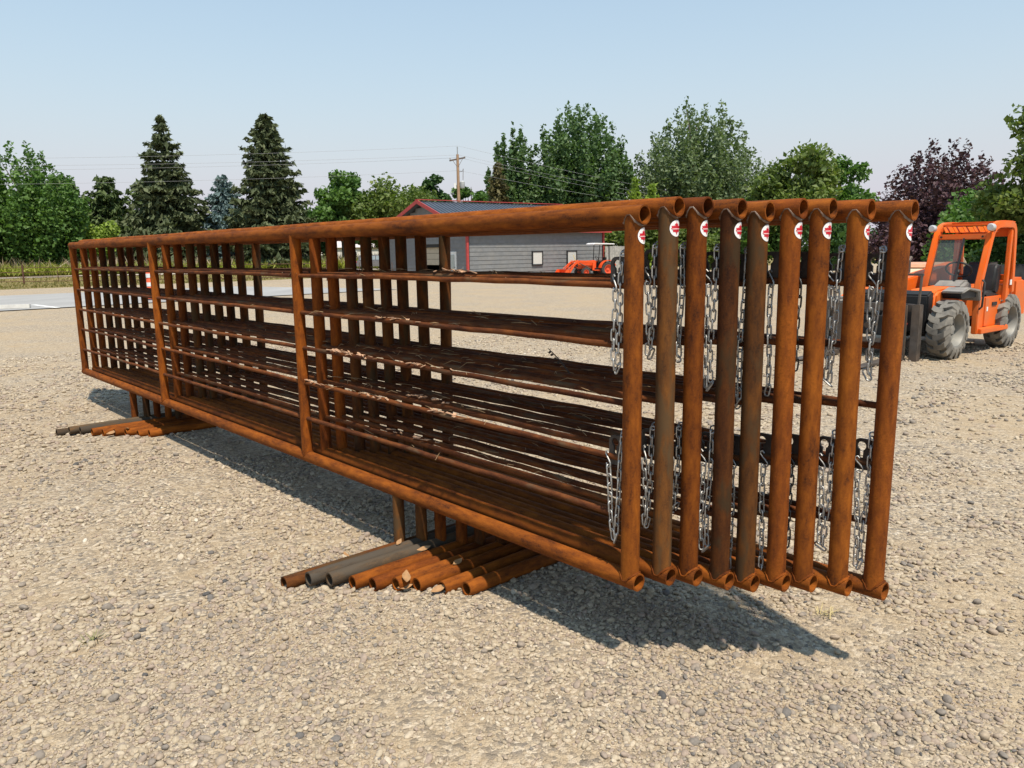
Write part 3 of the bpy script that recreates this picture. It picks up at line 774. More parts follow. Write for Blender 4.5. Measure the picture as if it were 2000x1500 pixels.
c = MB(); c.box((.1, 0, .42), (2.7, .62, .26)); c.box((1.05, 0, .36), (.22, 1.2, .16)); c.box((-.77, 0, .36), (.22, 1.2, .16)); c.build('chassis', BLACKM, th, .02)
# orange front body beside the boom, with the sloping nose
c = MB(); c.prism([(-.5, .46), (.62, .46), (.62, .40), (1.10, .40), (1.14, .60), (1.12, .84), (1.04, .90), (.35, .93), (-.5, .93)], .20, .60); c.build('front_body', ORANGE, th, .04, seg=3)
c = MB(); c.prism([(-1.35, .45), (1.1, .45), (1.1, .72), (.55, .93), (-1.3, .98), (-1.42, .8)], -.86, -.42); c.build('engine_cover', ORANGE, th, .05, seg=3)
c = MB(); c.prism([(-1.5, .40), (-1.0, .40), (-1.0, 1.0), (-1.42, 1.0), (-1.52, .85)], -.42, .80); c.build('counterweight', ORANGE, th, .05)
# cab
cab = MB()
def path_tube(pts, w): cab.tube(pts, w, 4)
def rect_path(b, pts, w, d):
    for p_, q_ in zip(pts[:-1], pts[1:]):
        b.bar(p_, q_, w, d)
def section_path(pts, w, d):
    '''rectangular tube: w across (y), d in the xz plane, mitred along the path'''
    b = MB(); m = len(pts); vs = []; fs = []
    for i, p in enumerate(pts):
        p = Vector(p); t_ = (Vector(pts[min(i + 1, m - 1)]) - Vector(pts[max(i - 1, 0)])).normalized(); nn = Vector((-t_.z, 0, t_.x))
        for (sy_, sn_) in ((-1, -1), (1, -1), (1, 1), (-1, 1)): vs.append(p + Vector((0, sy_ * w / 2, 0)) + nn * sn_ * d / 2)
    for i in range(m - 1):
        for k in range(4): fs.append((i * 4 + k, i * 4 + (k + 1) % 4, i * 4 + 4 + (k + 1) % 4, i * 4 + 4 + k))
    fs += [(3, 2, 1, 0), tuple((m - 1) * 4 + k for k in range(4))]
    return b.add(vs, fs)
for yy in (.82, .12):
    lo = .28 if yy > .5 else .80
    A = [(.35, yy, lo), (.37, yy, .92), (.12, yy, 1.58), (.07, yy, 1.67), (-.01, yy, 1.73), (-.12, yy, 1.76), (-.30, yy, 1.768), (-.56, yy, 1.765), (-.64, yy, 1.74), (-.68, yy, 1.68), (-.70, yy, 1.58), (-.77, yy, .80)]
    section_path(A, .075, .10).build('cab_pillar', ORANGE, th, .010, ang=30)
MB().bar((-.60, .82, 1.70), (-.57, .82, .34), .05, .08).build('rear_door_post', ORANGE, th, .008)
MB().bar((-.60, .12, 1.70), (-.57, .12, .84), .05, .08).build('rear_door_post', ORANGE, th, .008)
MB().box((.11, .47, 1.60), (.07, .64, .075)).build('front_header', ORANGE, th, .01)
MB().box((-.66, .47, 1.66), (.07, .64, .12)).build('rear_header', ORANGE, th, .01)
MB().box((-.68, .47, 1.02), (.05, .64, .08)).build('rear_crossbar', ORANGE, th, .01)
for k in range(5):
    yy = .21 + k * .13; Rm = Matrix.Rotation(.50, 3, 'X'); MB().box((-.12, yy, 1.70), (.42, .012, .085), Rm).build('roof_slat', ORANGE, th)
MB().box((-.02, .47, 1.765), (.06, .64, .03)).build('roof_front_rail', ORANGE, th, .008)
MB().box((-.48, .47, 1.800), (.42, .74, .018)).build('roof_plate', ORANGE, th, .006)
c = MB(); c.box((-.13, .78, .56), (.90, .03, .42)); c.build('cab_side_panel', ORANGE, th, .008)
MB().box((-.12, .84, .315), (.96, .12, .07)).build('step_sill', ORANGE, th, .01)
MB().box((-.02, .80, .56), (.12, .02, .40)).build('side_rib', ORANGE, th, .005)
MB().box((-.03, .812, .60), (.045, .004, .06)).build('warning_label', DOORW, th)
MB().box((-.70, .85, .95), (.09, .008, .075)).build('warning_label', DOORW, th)
MB().prism([(-.80, .50), (-.55, .34), (-.55, .92), (-.84, .92)], .70, .83).build('rear_side_panel', ORANGE, th, .015)
MB().box((-.12, .46, .45), (.92, .66, .05)).build('cab_floor', BLACKM, th)
s_ = MB(); s_.prism([(-.55, .72), (-.08, .72), (-.05, .80), (-.10, .86), (-.42, .84), (-.55, .80)], .30, .76); s_.box((-.3, .49, .6), (.4, .4, .25)); o = s_.build('seat', BLACKM, th, .035, seg=3)
MB().prism([(-.46, .76), (-.34, .80), (-.40, 1.16), (-.46, 1.24), (-.56, 1.24), (-.60, 1.16), (-.55, .82)], .30, .76).build('backrest', BLACKM, o, .045, seg=3)
MB().prism([(.10, .82), (.50, .90), (.44, .96), (.28, 1.02), (.16, .98)], .26, .66).build('dash_cowl', GREYPL, th, .05, seg=3)
pts = [(.16 + .07 * math.sin(t), .47 + .17 * math.cos(t), 1.15 + .10 * math.sin(t)) for t in [2 * PI * k / 20 for k in range(20)]]
sw = MB().tube(pts, .014, 6, closed=True).build('steering_wheel', BLACKM, th); MB().tube([(.16, .47, 1.14), (.28, .47, .95)], .022, 8).build('steering_column', BLACKM, sw)
MB().add([(.36, .16, .93), (.36, .50, .93), (.12, .50, 1.57), (.12, .16, 1.57)], [(0, 1, 2, 3)]).build('windscreen', GLASS, th)
c = MB(); c.prism([(.38, .74), (.42, .89), (.78, .935), (1.00, .885), (.98, .855), (.78, .90), (.46, .86), (.43, .74)], .603, .88); c.build('front_fender', GREYPL, th, .012)
MB().prism([(.46, .855), (.78, .895), (.96, .85), (.92, .79), (.46, .79)], .605, .84).build('fender_liner', BLACKM, th)
# boom, nose plate, quick-attach
c = MB(); c.bar((-1.25, -.16, 1.10), (1.05, -.16, .84), .24, .26); c.build('boom', ORANGE, th, .015)
c = MB(); c.bar((.6, -.16, .86), (1.32, -.16, .50), .18, .20); c.build('boom_extension', BLACKM, th, .01)
MB().prism([(1.10, .30), (1.26, .34), (1.27, .84), (1.16, .90), (1.10, .88)], -.46, .565).build('front_grille', BLACKM, th, .02)
MB().tube([(1.0, -.16, .55), (1.5, -.12, .42)], .04, 8).build('tilt_cylinder', STEEL, th)
MB().tube([(1.24, .30, .46), (1.42, .34, .40), (1.5, .3, .42)], .018, 6).build('hose', plain('red_hose', (.3, .03, .02), .5), th)
for yy in (.86, .10):
    o = MB().lathe([(.0, .05), (.04, .05), (.052, .03), (.052, -.02), (.03, -.05), (0, -.05)], 16, 'x', (.20, yy, 1.72)).build('work_lamp', LAMP, th); MB().bar((.15, yy, 1.72), (.08, yy, 1.68), .02, .02).build('lamp_bracket', BLACKM, o)
car = MB()
car.box((1.56, -.03, .69), (.09, 1.26, .10)); car.box((1.56, -.03, .22), (.08, 1.26, .09))
car.box((1.57, .575, .37), (.12, .10, .74)); car.box((1.57, -.635, .37), (.12, .10, .74)); car.box((1.55, .36, .42), (.07, .08, .48)); car.box((1.55, -.42, .42), (.07, .08, .48))
fc = car.build('fork_carriage', STEEL, th, .008)
g = MB()
for yy in (.58, .30, -.06, -.36, -.64): g.bar((1.56, yy, .70), (1.52, yy, 1.12), .022, .03)
g.bar((1.52, -.66, 1.12), (1.52, .60, 1.12), .03, .03); g.build('load_guard', STEEL, fc)
for yy in (.42, -.46):
    f = MB(); f.box((1.66, yy, .38), (.05, .13, .70)); f.prism([(1.63, .015), (2.78, .02), (2.78, .03), (1.70, .075), (1.63, .075)], yy - .065, yy + .065); f.build('fork', STEEL, th, .004)

# small fittings on the telehandler
for (p_, q_) in (((.42, .90, .66), (.40, .90, 1.02)),):
    MB().tube([(.40, .865, .62), (.40, .90, .66), (.37, .90, .98), (.36, .865, 1.02)], .013, 6).build('grab_handle', BLACKM, th)
for k, yy in enumerate((-.30, -.02, .22)): MB().tube([(1.0, yy, .80), (1.22, yy + .03, .74), (1.40, yy + .05, .52), (1.50, yy, .46)], .014, 6).build('hose', BLACKM, th)
for (xx, zz) in ((-.48, .40), (.20, .40), (-.48, .72), (.20, .72)): MB().lathe([(.001, .0), (.013, .0), (.013, -.012)], 6, 'y', (xx, .806, zz)).build('bolt', STEEL, th)
for (xx, yy, zz) in ((.148, .20, 1.60), (.148, .74, 1.60)): MB().lathe([(.001, .012), (.014, .012), (.014, -.005)], 6, 'x', (xx, yy, zz)).build('bolt', BLACKM, th)
MB().bar((.36, .50, .95), (.13, .50, 1.58), .02, .03).build('windscreen_bar', BLACKM, th)
MB().box((-.30, .80, .66), (.16, .012, .05)).build('warning_label', BLACKM, th)
MB().tube([(-1.0, -.75, .95), (-1.0, -.75, 1.25), (-1.06, -.75, 1.30)], .03, 8).build('exhaust', STEEL, th)

# ------------------------------------------------------------------ cream machine behind the telehandler
CREAM = plain('cream_machine_paint', (.62, .54, .36), .5, 0, .1, 4, dirt=(.45, .38, .27), dirt_amt=.4)
OLIVE = plain('olive_machine_paint', (.20, .22, .13), .6, 0, .15, 4)
cmx = empty('skid_loader', (9.6, 18.2, gz(18.2)), math.atan2(-.8, -.6)); tag(cmx, 'cream skid loader with black louvres, parked behind the orange telehandler', 'loader')
MB().prism([(-1.2, .35), (.7, .35), (.75, .9), (.6, 1.02), (-1.2, 1.05)], -.55, .55).build('body', CREAM, cmx, .05)
MB().prism([(-1.15, 1.05), (.45, 1.03), (.40, 1.12), (-1.0, 1.15)], -.50, .50).build('engine_lid', plain('faded_orange_lid', (.60, .30, .17), .6), cmx, .03)
for yy in (-.3, .0, .3): MB().box((.74, yy, .72), (.05, .14, .30)).build('louvre', BLACKM, cmx)
for s_ in (-1, 1):
    MB().tube([(-1.2, s_ * .72, 1.1), (-.6, s_ * .72, 1.25), (.5, s_ * .72, 1.0), (1.1, s_ * .72, .45)], .07, 8).build('lift_arm', CREAM, cmx)
    for xx in (-.7, .45): wheel(cmx, (xx, s_ * .72, .36), .36, .26, .2, TYRE, RIMG, 14, .03, 'wheel', s_)
MB().prism([(1.0, .08), (1.55, .06), (1.1, .55), (1.0, .55)], -.8, .8).build('bucket', STEEL, cmx, .01)

# ------------------------------------------------------------------ orange tractor with loader by the shed
TORANGE = plain('orange_tractor_paint', (.74, .085, .012), .4, 0, .06, 3, coat=.2)
RIMO = plain('orange_rim', (.72, .10, .035), .45, 0, .06, 6)
tr = empty('tractor', (6.1, 57.2, gz(57.2)), math.atan2(-.36, -.933)); tag(tr, 'small orange tractor with front loader and canopy parked by the shed', 'tractor')
for s_ in (1, -1):
    wheel(tr, (-.85, s_ * .62, .56), .56, .34, .32, TYRE_D, RIMO, 20, .04, 'rear_wheel', s_)
    wheel(tr, (.90, s_ * .56, .36), .36, .24, .20, TYRE_D, RIMO, 16, .03, 'front_wheel', s_)
    f = MB(); pts = []
    for k in range(11):
        t = .15 + (PI - .55) * k / 10; pts.append((-.85 + .66 * math.cos(t), .56 + .66 * math.sin(t)))
    for k in range(10, -1, -1):
        t = .15 + (PI - .55) * k / 10; pts.append((-.85 + .615 * math.cos(t), .56 + .615 * math.sin(t)))
    f.prism(pts, s_ * .40, s_ * .80); f.build('fender', TORANGE, tr, .01)
MB().prism([(-.1, .62), (1.35, .60), (1.42, .75), (1.36, 1.06), (1.2, 1.16), (.05, 1.22), (-.12, 1.18)], -.27, .27).build('hood', TORANGE, tr, .05, seg=3)
MB().prism([(1.37, .62), (1.45, .66), (1.41, 1.02), (1.37, 1.04)], -.24, .24).build('grille', BLACKM, tr, .01)
MB().prism([(-1.3, .45), (1.2, .45), (1.2, .62), (-.1, .66), (-1.2, .75)], -.22, .22).build('chassis', BLACKM, tr, .02)
MB().box((-.05, 0, .50), (.55, 1.2, .05)).build('floorboard', TORANGE, tr, .01)
s_ = MB().prism([(-.95, .95), (-.5, .95), (-.5, 1.05), (-.80, 1.07), (-.88, 1.42), (-.98, 1.42)], -.24, .24).build('seat', BLACKM, tr, .03)
MB().tube([(-.25, .17 * math.cos(t), 1.38 + .05 * math.sin(t)) if False else (-.28 + .08 * math.sin(t), .18 * math.cos(t), 1.38 + .14 * math.sin(t)) for t in [2 * PI * k / 16 for k in range(16)]], .016, 6, closed=True).build('steering_wheel', BLACKM, tr)
MB().tube([(-1.05, -.48, .7), (-1.02, -.48, 2.2), (-1.0, -.40, 2.3), (-1.0, .40, 2.3), (-1.02, .48, 2.2), (-1.05, .48, .7)], .045, 8).build('roll_bar', BLACKM, tr)
MB().tube([(-.2, .40, 1.0), (-.28, .46, 2.3)], .03, 8).build('canopy_post', BLACKM, tr); MB().tube([(-.2, -.40, 1.0), (-.28, -.46, 2.3)], .03, 8).build('canopy_post', BLACKM, tr)
MB().prism([(-1.45, 2.34), (-1.4, 2.40), (.15, 2.46), (.30, 2.40), (.32, 2.32), (.25, 2.36), (-1.4, 2.33)], -.62, .62).build('canopy', plain('white_canopy', (.78, .77, .75), .5), tr, .02)
for s_ in (1, -1):
    a = MB(); yy = s_ * .46
    rect_path(a, [(.20, yy, 1.10), (1.35, yy, 1.16), (1.75, yy, .95), (2.25, yy, .25)], .08, .14); a.build('loader_arm', TORANGE, tr, .012)
    MB().bar((.25, yy, .50), (.20, yy, 1.16), .09, .16).build('loader_post', TORANGE, tr, .01)
    MB().tube([(.45, yy, .62), (1.35, yy, 1.02)], .035, 8).build('lift_cylinder', STEEL, tr)
    MB().tube([(1.5, yy, 1.24), (2.25, yy, .62)], .032, 8).build('bucket_cylinder', TORANGE, tr)
MB().bar((1.95, -.46, .68), (1.95, .46, .68), .08, .08).build('loader_crossbar', TORANGE, tr, .01)
MB().tube([(1.42, .34, .70), (1.62, .34, .78), (1.62, .34, 1.12), (1.62, -.34, 1.12), (1.62, -.34, .78), (1.42, -.34, .70)], .025, 6).build('grille_guard', TORANGE, tr)
b = MB(); prof = [(2.30, .60), (2.26, .25), (2.42, .05), (2.98, .04), (3.0, .07), (2.46, .10), (2.31, .28), (2.35, .60)]
b.prism(prof, -.84, .84)
for s_ in (-.84, .82): b.prism([(2.30, .60), (2.26, .25), (2.42, .05), (2.98, .04), (2.55, .60)], s_, s_ + .02)
b.build('bucket', TORANGE, tr)
MB().tube([(1.55, .2, 1.18), (1.72, .2, 1.62)], .018, 6).build('marker_rod', plain('yellow_rod', (.7, .5, .1), .5), tr)

# ------------------------------------------------------------------ grey pickup and white house far behind the stack
CARP = plain('grey_car_paint', (.20, .19, .20), .25, .5, .05, 2, coat=.6)
su = empty('parked_suv', (-16.3, 95.5, -.55), .05); tag(su, 'dark grey sport utility car parked on the far lane', 'car')
MB().prism([(-2.35, .35), (2.3, .35), (2.4, .6), (2.3, .95), (1.15, 1.08), (-2.3, 1.12), (-2.42, .7)], -.9, .9).build('body', CARP, su, .06, seg=3)
MB().prism([(-2.2, 1.08), (1.05, 1.06), (.35, 1.70), (.1, 1.75), (-1.9, 1.75), (-2.1, 1.6)], -.78, .78).build('cabin', CARP, su, .07, seg=3)
CGL = plain('car_glass', (.30, .36, .40), .12, 0, .1, 3)
for s_ in (-1, 1):
    y_ = s_ * .785
    for (x0, x1, x2, x3) in ((-1.95, -1.15, -1.15, -1.80), (-1.05, -.1, -.1, -1.05), (0, .85, .35, 0)):
        MB().add([(x0, y_, 1.16), (x1, y_, 1.16), (x2, y_, 1.62), (x3, y_, 1.62)], [(0, 1, 2, 3)]).build('side_window', CGL, su)
    MB().box((-2.38, s_ * .72, .92), (.1, .28, .22)).build('tail_light', plain('red_lens', (.55, .02, .03), .2), su, .02)
    for xx in (-1.45, 1.5):
        o = MB().lathe([(.2, -.11), (.36, -.11), (.37, .0), (.36, .11), (.2, .11)], 24, 'y', (xx, s_ * .82, .37)).build('wheel', TYRE_D, su); MB().lathe([(.24, s_ * .10), (.18, s_ * .06), (.05, s_ * .09), (.001, s_ * .09)], 20, 'y', (xx, s_ * .82, .37)).build('rim', RIMG, o)

HW = plain('white_house_wall', (.74, .72, .68), .7, 0, .05, 2); HR = plain('pale_pink_roof', (.56, .50, .49), .8, 0, .1, 2)
ho = empty('white_house', (-27.5, 121, -.57), .12); tag(ho, 'white bungalow with pale roof far behind the meadow', 'house')
MB().box((0, 3, 1.45), (15, 7, 2.9)).build('wall', HW, ho)
MB().prism([(-.8, 2.85), (7.2, 2.85), (3.2, 5.4)], -8, 8, axis='x').build('roof', HR, ho, smooth=False)
for xx in (-4.5, -.6, 3.4):
    o = MB().box((xx, -.53, 1.75), (.9, .1, 1.1)).build('window', DOORW, ho); MB().box((xx, -.60, 1.75), (.7, .06, .9)).build('pane', FRAME_D, o)
MB().box((5.6, -.55, 1.2), (.95, .08, 2.1)).build('door', plain('house_door', (.35, .3, .25), .6), ho)
MB().add([(3.3, -1.6, 1.3), (3.4, -1.6, 3.3), (4.5, -1.55, 2.9), (4.1, -1.55, 1.5)], [(0, 1, 2, 3)])
fl = MB().box((4.6, -2.0, 2.6), (.9, .03, 2.0)).build('yellow_banner', plain('yellow_cloth', (.80, .58, .04), .8), None, loc=(-27.5, 121, -.57), rot=(0, .25, .12)); tag(fl, 'bright yellow banner hanging in front of the white house', 'banner')

# ------------------------------------------------------------------ traffic channelizer, wheel stop
co = empty('traffic_post', (-13.86, 29.93, gz(29.93))); tag(co, 'tall orange and white traffic post on the asphalt, seen through the panels', 'traffic cone')
MB().lathe([(.001, .0), (.28, .0), (.28, .05), (.16, .08)], 8, 'z').build('base', BLACK, co)
MB().lathe([(.15, .06), (.14, .6), (.13, 1.12), (.05, 1.22), (.001, 1.22)], 20).build('post', plain('traffic_orange', (.82, .13, .05), .5), co)
for z0 in (.55, .88): MB().lathe([(.150, z0), (.150, z0 + .15)], 20).build('reflective_band', DOORW, co)
ws = MB().prism([(-.09, 0), (.09, 0), (.06, .13), (-.06, .13)], -4.6, -.55).build('concrete_kerb', plain('pale_concrete', (.50, .48, .44), .85, 0, .1, 6, bumpy=.3), None, .01, loc=(-15.15, 25.4, gz(25.4) + .03), rot=(0, 0, 1.9))
ws.rotation_euler = (0, 0, math.atan2(.54, 1.9) - PI / 2); tag(ws, 'pale concrete wheel stop at the edge of the asphalt', 'wheel stop')

# ------------------------------------------------------------------ pipe fence on the left
FR_ = plain('rusty_fence_pipe', (.10, .045, .025), .8, 0, .3, 6)
fe = empty('pipe_fence', (-35.13, 56.2, gz(56.2))); tag(fe, 'low rusty pipe fence along the grass verge on the left', 'fence')
fdir = Vector((1, .07, 0)).normalized()
for k in range(-4, 4):
    p = fdir * (k * 7.2); zg = gz(56.2 + p.y) - gz(56.2)
    MB().tube([(p.x, p.y, zg - .1), (p.x, p.y, zg + 1.48)], .065, 8).build('post', FR_, fe)
    for q in (1, 2):
        p2 = fdir * (k * 7.2 + q * 2.4); MB().tube([(p2.x, p2.y, zg + .24), (p2.x, p2.y, zg + 1.30)], .022, 6).build('stay', FR_, fe)
for zz in (.30, .62, .95, 1.28):
    a_, b_ = fdir * (-4 * 7.2), fdir * (3 * 7.2); MB().tube([(a_.x, a_.y, zz + gz(56.2 + a_.y) - gz(56.2)), (0, 0, zz), (b_.x, b_.y, zz + gz(56.2 + b_.y) - gz(56.2))], .026, 6).build('rail', FR_, fe)

# ------------------------------------------------------------------ utility pole and lines
POLE = plain('pole_wood', (.34, .215, .13), .85, 0, .2, 3); POLED = plain('weathered_crossarm', (.13, .10, .08), .85, 0, .2, 3)
up_ = empty('utility_pole', (-5.12, 80, -.57)); tag(up_, 'tall wooden utility pole with crossarm behind the shed roof', 'utility pole')
MB().tube([(0, 0, 0), (.02, 0, 6), (.0, 0, 11.6)], [.19, .17, .13], 12).build('shaft', POLE, up_)
MB().bar((-.82, .1, 11.02), (.78, -.1, 11.28), .11, .14).build('crossarm', POLED, up_)
for s_ in (-1, 1): MB().bar((s_ * .06, -.12, 10.4), (s_ * .5, -.06, 11.1 + .06 * s_), .03, .04).build('brace', POLED, up_)
MB().tube([(0, 0, 11.55), (0, 0, 12.35)], .05, 8).build('top_pin', GALV, up_)
for xx in (-.75, .7): MB().lathe([(.03, 0), (.06, .05), (.05, .16), (.001, .18)], 10, 'z', (xx, 0, 11.18 + xx * .08)).build('insulator', plain('porcelain', (.45, .40, .36), .4), up_)
MB().lathe([(.001, 0), (.22, 0), (.24, .04), (.24, .62), (.18, .68), (.001, .68)], 16, 'z', (.42, -.1, 8.3)).build('transformer', plain('transformer_grey', (.42, .43, .43), .5), up_)
MB().box((-.30, -.05, 8.55), (.22, .2, .55)).build('meter_box', DOORW, up_)
MB().tube([(.15, -.1, 9.9), (.45, -.1, 9.95), (.55, -.1, 10.2), (.52, -.1, 9.7), (.50, -.1, 9.1)], .03, 6).build('cutout_switch', POLED, up_)
MB().tube([(.16, .02, 0), (.22, .02, 5.5)], .05, 8).build('conduit', plain('conduit', (.55, .45, .33), .6), up_)
WIRE = plain('power_wire', (.30, .30, .31), .6)
LW_ = [(11.85, 10.9, 7.2, 'topmost'), (11.0, 10.4, 6.6, 'second'), (10.75, 9.9, 6.0, 'third'), (9.5, 8.6, 5.6, 'lowest')]
for k, (z0, zl, zr, nm) in enumerate(LW_):
    path = []
    for q in range(31):
        u = q / 30; x_ = -78 + 73 * u; path.append((x_, 72 + 8 * u + k * .12, zl + (z0 - zl) * u - 2.4 * u * (1 - u)))
    for q in range(1, 17):
        u = q / 16; path.append((-5 + 26 * u, 80 + 9 * u + k * .12, z0 + (zr - z0) * u - .8 * u * (1 - u)))
    o = MB().tube(path, .0095, 5).build('power_line', WIRE, None); tag(o, '%s overhead wire strung across the utility pole' % nm, 'wire', 'overhead wires')

# ------------------------------------------------------------------ foliage
def mat_leaf(name, cols, trans=.35, rough=.55):
    m, nt, b = newmat(name); g = N(nt, 'ShaderNodeNewGeometry')
    at = N(nt, 'ShaderNodeAttribute', attribute_name='tint')
    f = math_(nt, 'ADD', math_(nt, 'MULTIPLY', g.outputs['Random Per Island'], .5), math_(nt, 'MULTIPLY', at.outputs['Fac'], .5))
    c = ramp(nt, f, [(i / (len(cols) - 1), q) for i, q in enumerate(cols)])
    nt.links.new(c, b.inputs['Base Color']); b.inputs['Roughness'].default_value = rough; b.inputs['Specular IOR Level'].default_value = .3
    tl = N(nt, 'ShaderNodeBsdfTranslucent'); nt.links.new(mixc(nt, 1.0, c, (1.0, 1.15, .5), 'MULTIPLY'), tl.inputs[0])
    mx = N(nt, 'ShaderNodeMixShader'); mx.inputs[0].default_value = trans
    nt.links.new(b.outputs[0], mx.inputs[1]); nt.links.new(tl.outputs[0], mx.inputs[2]); nt.links.new(mx.outputs[0], nt.nodes['Material Output'].inputs[0])
    return m
LEAF = {
 'mid': mat_leaf('leaf_mid_green', [(0.053, 0.114, 0.027), (0.099, 0.189, 0.042), (0.159, 0.263, 0.064)]),
 'dark': mat_leaf('leaf_dark_green', [(0.034, 0.072, 0.024), (0.060, 0.121, 0.036), (0.099, 0.174, 0.053)]),
 'poplar': mat_leaf('leaf_poplar', [(0.053, 0.106, 0.039), (0.094, 0.162, 0.057), (0.174, 0.249, 0.106)]),
 'willow': mat_leaf('leaf_willow', [(0.084, 0.129, 0.060), (0.144, 0.196, 0.094), (0.241, 0.295, 0.159)]),
 'lime': mat_leaf('leaf_lime', [(0.151, 0.226, 0.038), (0.256, 0.354, 0.060), (0.407, 0.498, 0.106)]),
 'maple': mat_leaf('leaf_maple', [(0.067, 0.114, 0.027), (0.129, 0.181, 0.042), (0.211, 0.249, 0.067)]),
 'plum': mat_leaf('leaf_plum', [(0.042, 0.021, 0.030), (0.075, 0.036, 0.045), (0.144, 0.079, 0.079)], .2),
 'spruce': mat_leaf('needle_spruce', [(0.042, 0.058, 0.026), (0.081, 0.102, 0.046), (0.162, 0.180, 0.087)], .12, .7),
 'blue': mat_leaf('needle_blue', [(0.075, 0.121, 0.121), (0.129, 0.189, 0.189), (0.211, 0.287, 0.287)], .12, .7),
 'cedar': mat_leaf('needle_cedar', [(0.053, 0.084, 0.027), (0.090, 0.129, 0.042), (0.151, 0.189, 0.067)], .15, .7),
 'bronze': mat_leaf('needle_bronze', [(0.067, 0.064, 0.024), (0.114, 0.102, 0.039), (0.181, 0.151, 0.067)], .15, .7),
 'yellow': mat_leaf('leaf_yellow_green', [(0.181, 0.211, 0.030), (0.332, 0.362, 0.060), (0.543, 0.543, 0.136)]),
}
BARK = plain('bark', (.13, .10, .075), .9, 0, .3, 4)
def leaf_object(name, pos, size, mat, parent, elong=1.6, upb=.4, dirs=None, tint=None, seed=0):
    r = np.random.default_rng(seed); n = len(pos)
    nrm = r.normal(0, 1, (n, 3)); nrm[:, 2] += upb * 1.6; nrm /= np.linalg.norm(nrm, axis=1)[:, None]
    if dirs is None:
        d = r.normal(0, 1, (n, 3))
    else: d = dirs + r.normal(0, .35, (n, 3))
    d -= nrm * np.sum(d * nrm, 1)[:, None]; d /= np.linalg.norm(d, axis=1)[:, None] + 1e-9
    s_ = np.cross(nrm, d); L_ = (size * elong * .5)[:, None]; W_ = (size * .5)[:, None]
    v0 = pos - d * L_; v2 = pos + d * L_; fold = nrm * W_ * .35
    v1 = pos + s_ * W_ + fold - d * L_ * .15; v3 = pos - s_ * W_ + fold - d * L_ * .15
    V = np.stack([v0, v1, v2, v3], 1).reshape(-1, 3).astype(np.float32)
    me = bpy.data.meshes.new(name); me.vertices.add(4 * n); me.vertices.foreach_set('co', V.ravel())
    idx = np.arange(4 * n).reshape(n, 4); tri = np.concatenate([idx[:, [0, 1, 2]], idx[:, [0, 2, 3]]], 1).reshape(-1)
    me.loops.add(6 * n); me.loops.foreach_set('vertex_index', tri.astype(np.int32)); me.polygons.add(2 * n)
    me.polygons.foreach_set('loop_start', np.arange(0, 6 * n, 3, dtype=np.int32)); me.update(calc_edges=True)
    a = me.attributes.new('tint', 'FLOAT', 'POINT')
    if tint is None: tint = r.random(n)
    a.data.foreach_set('value', np.repeat(tint, 4).astype(np.float32))
    me.materials.append(mat); return link(name, me, parent)

def crown_points(r, n, H, W, z0, kind, clumps):
    """leaf positions filling uneven clumps through the crown volume"""
    C_ = []; 
    if kind in ('round', 'bush'):
        ctr = np.array([0, 0, (H + z0) / 2]); rad = np.array([W / 2, W / 2, (H - z0) / 2])
        for _ in range(clumps):
            v = r.normal(0, 1, 3); v /= np.linalg.norm(v); q = r.uniform(.45, .92) if r.random() < .75 else r.uniform(.1, .5)
            if v[2] < -.5: v[2] *= .6
            cr_ = W * r.uniform(.10, .19); C_.append((ctr + v * rad * q, np.array([cr_, cr_, cr_ * r.uniform(.7, 1.0)])))
    else:   # upright plumes that fan out from the trunk and end in points
        for k in range(clumps):
            a = 2.39996 * k + r.normal(0, .2); q = math.sqrt((k + .5) / clumps); top = H * (1 - .42 * q ** 2.2) * r.uniform(.92, 1.0)
            bx, by = q * math.cos(a) * W * .43, q * math.sin(a) * W * .43; lo = z0 + r.uniform(0, .12) * H * q; m = 12
            wd = W * r.uniform(.085, .12) * (1.0 - .15 * q)
            for j in range(m):
                u = (j + .5) / m; zz = lo + (top - lo) * u; sp_ = .30 + .70 * min(1, u * 1.35) ** .8
                rr_ = wd * (math.sin(PI * min(.97, .15 + .82 * u)) ** .6 * .80 + .34 * (1 - u)) + .02 * W * (1 - u)
                C_.append((np.array([bx * sp_, by * sp_, zz]) + r.normal(0, .022 * W, 3) * [1, 1, .4], np.array([rr_, rr_, max(rr_ * 1.1, (top - lo) / m * .8)])))
    w = np.array([c[1].prod() for c in C_]) ** (.72 if kind in ('round', 'bush') else .48); w /= w.sum(); ids = r.choice(len(C_), n, p=w)
    cc = np.array([c[0] for c in C_])[ids]; rr_ = np.array([c[1] for c in C_])[ids]
    v = r.normal(0, 1, (n, 3)); v /= np.linalg.norm(v, axis=1)[:, None]; q = r.random(n) ** .45
    P_ = cc + v * rr_ * q[:, None] * r.uniform(.85, 1.18, n)[:, None]
    ct = r.random(len(C_)); tint = np.clip(ct[ids] * .6 + .4 * r.random(n), 0, 1)
    P_[:, 2] = np.maximum(P_[:, 2], .15)
    return P_, tint, C_

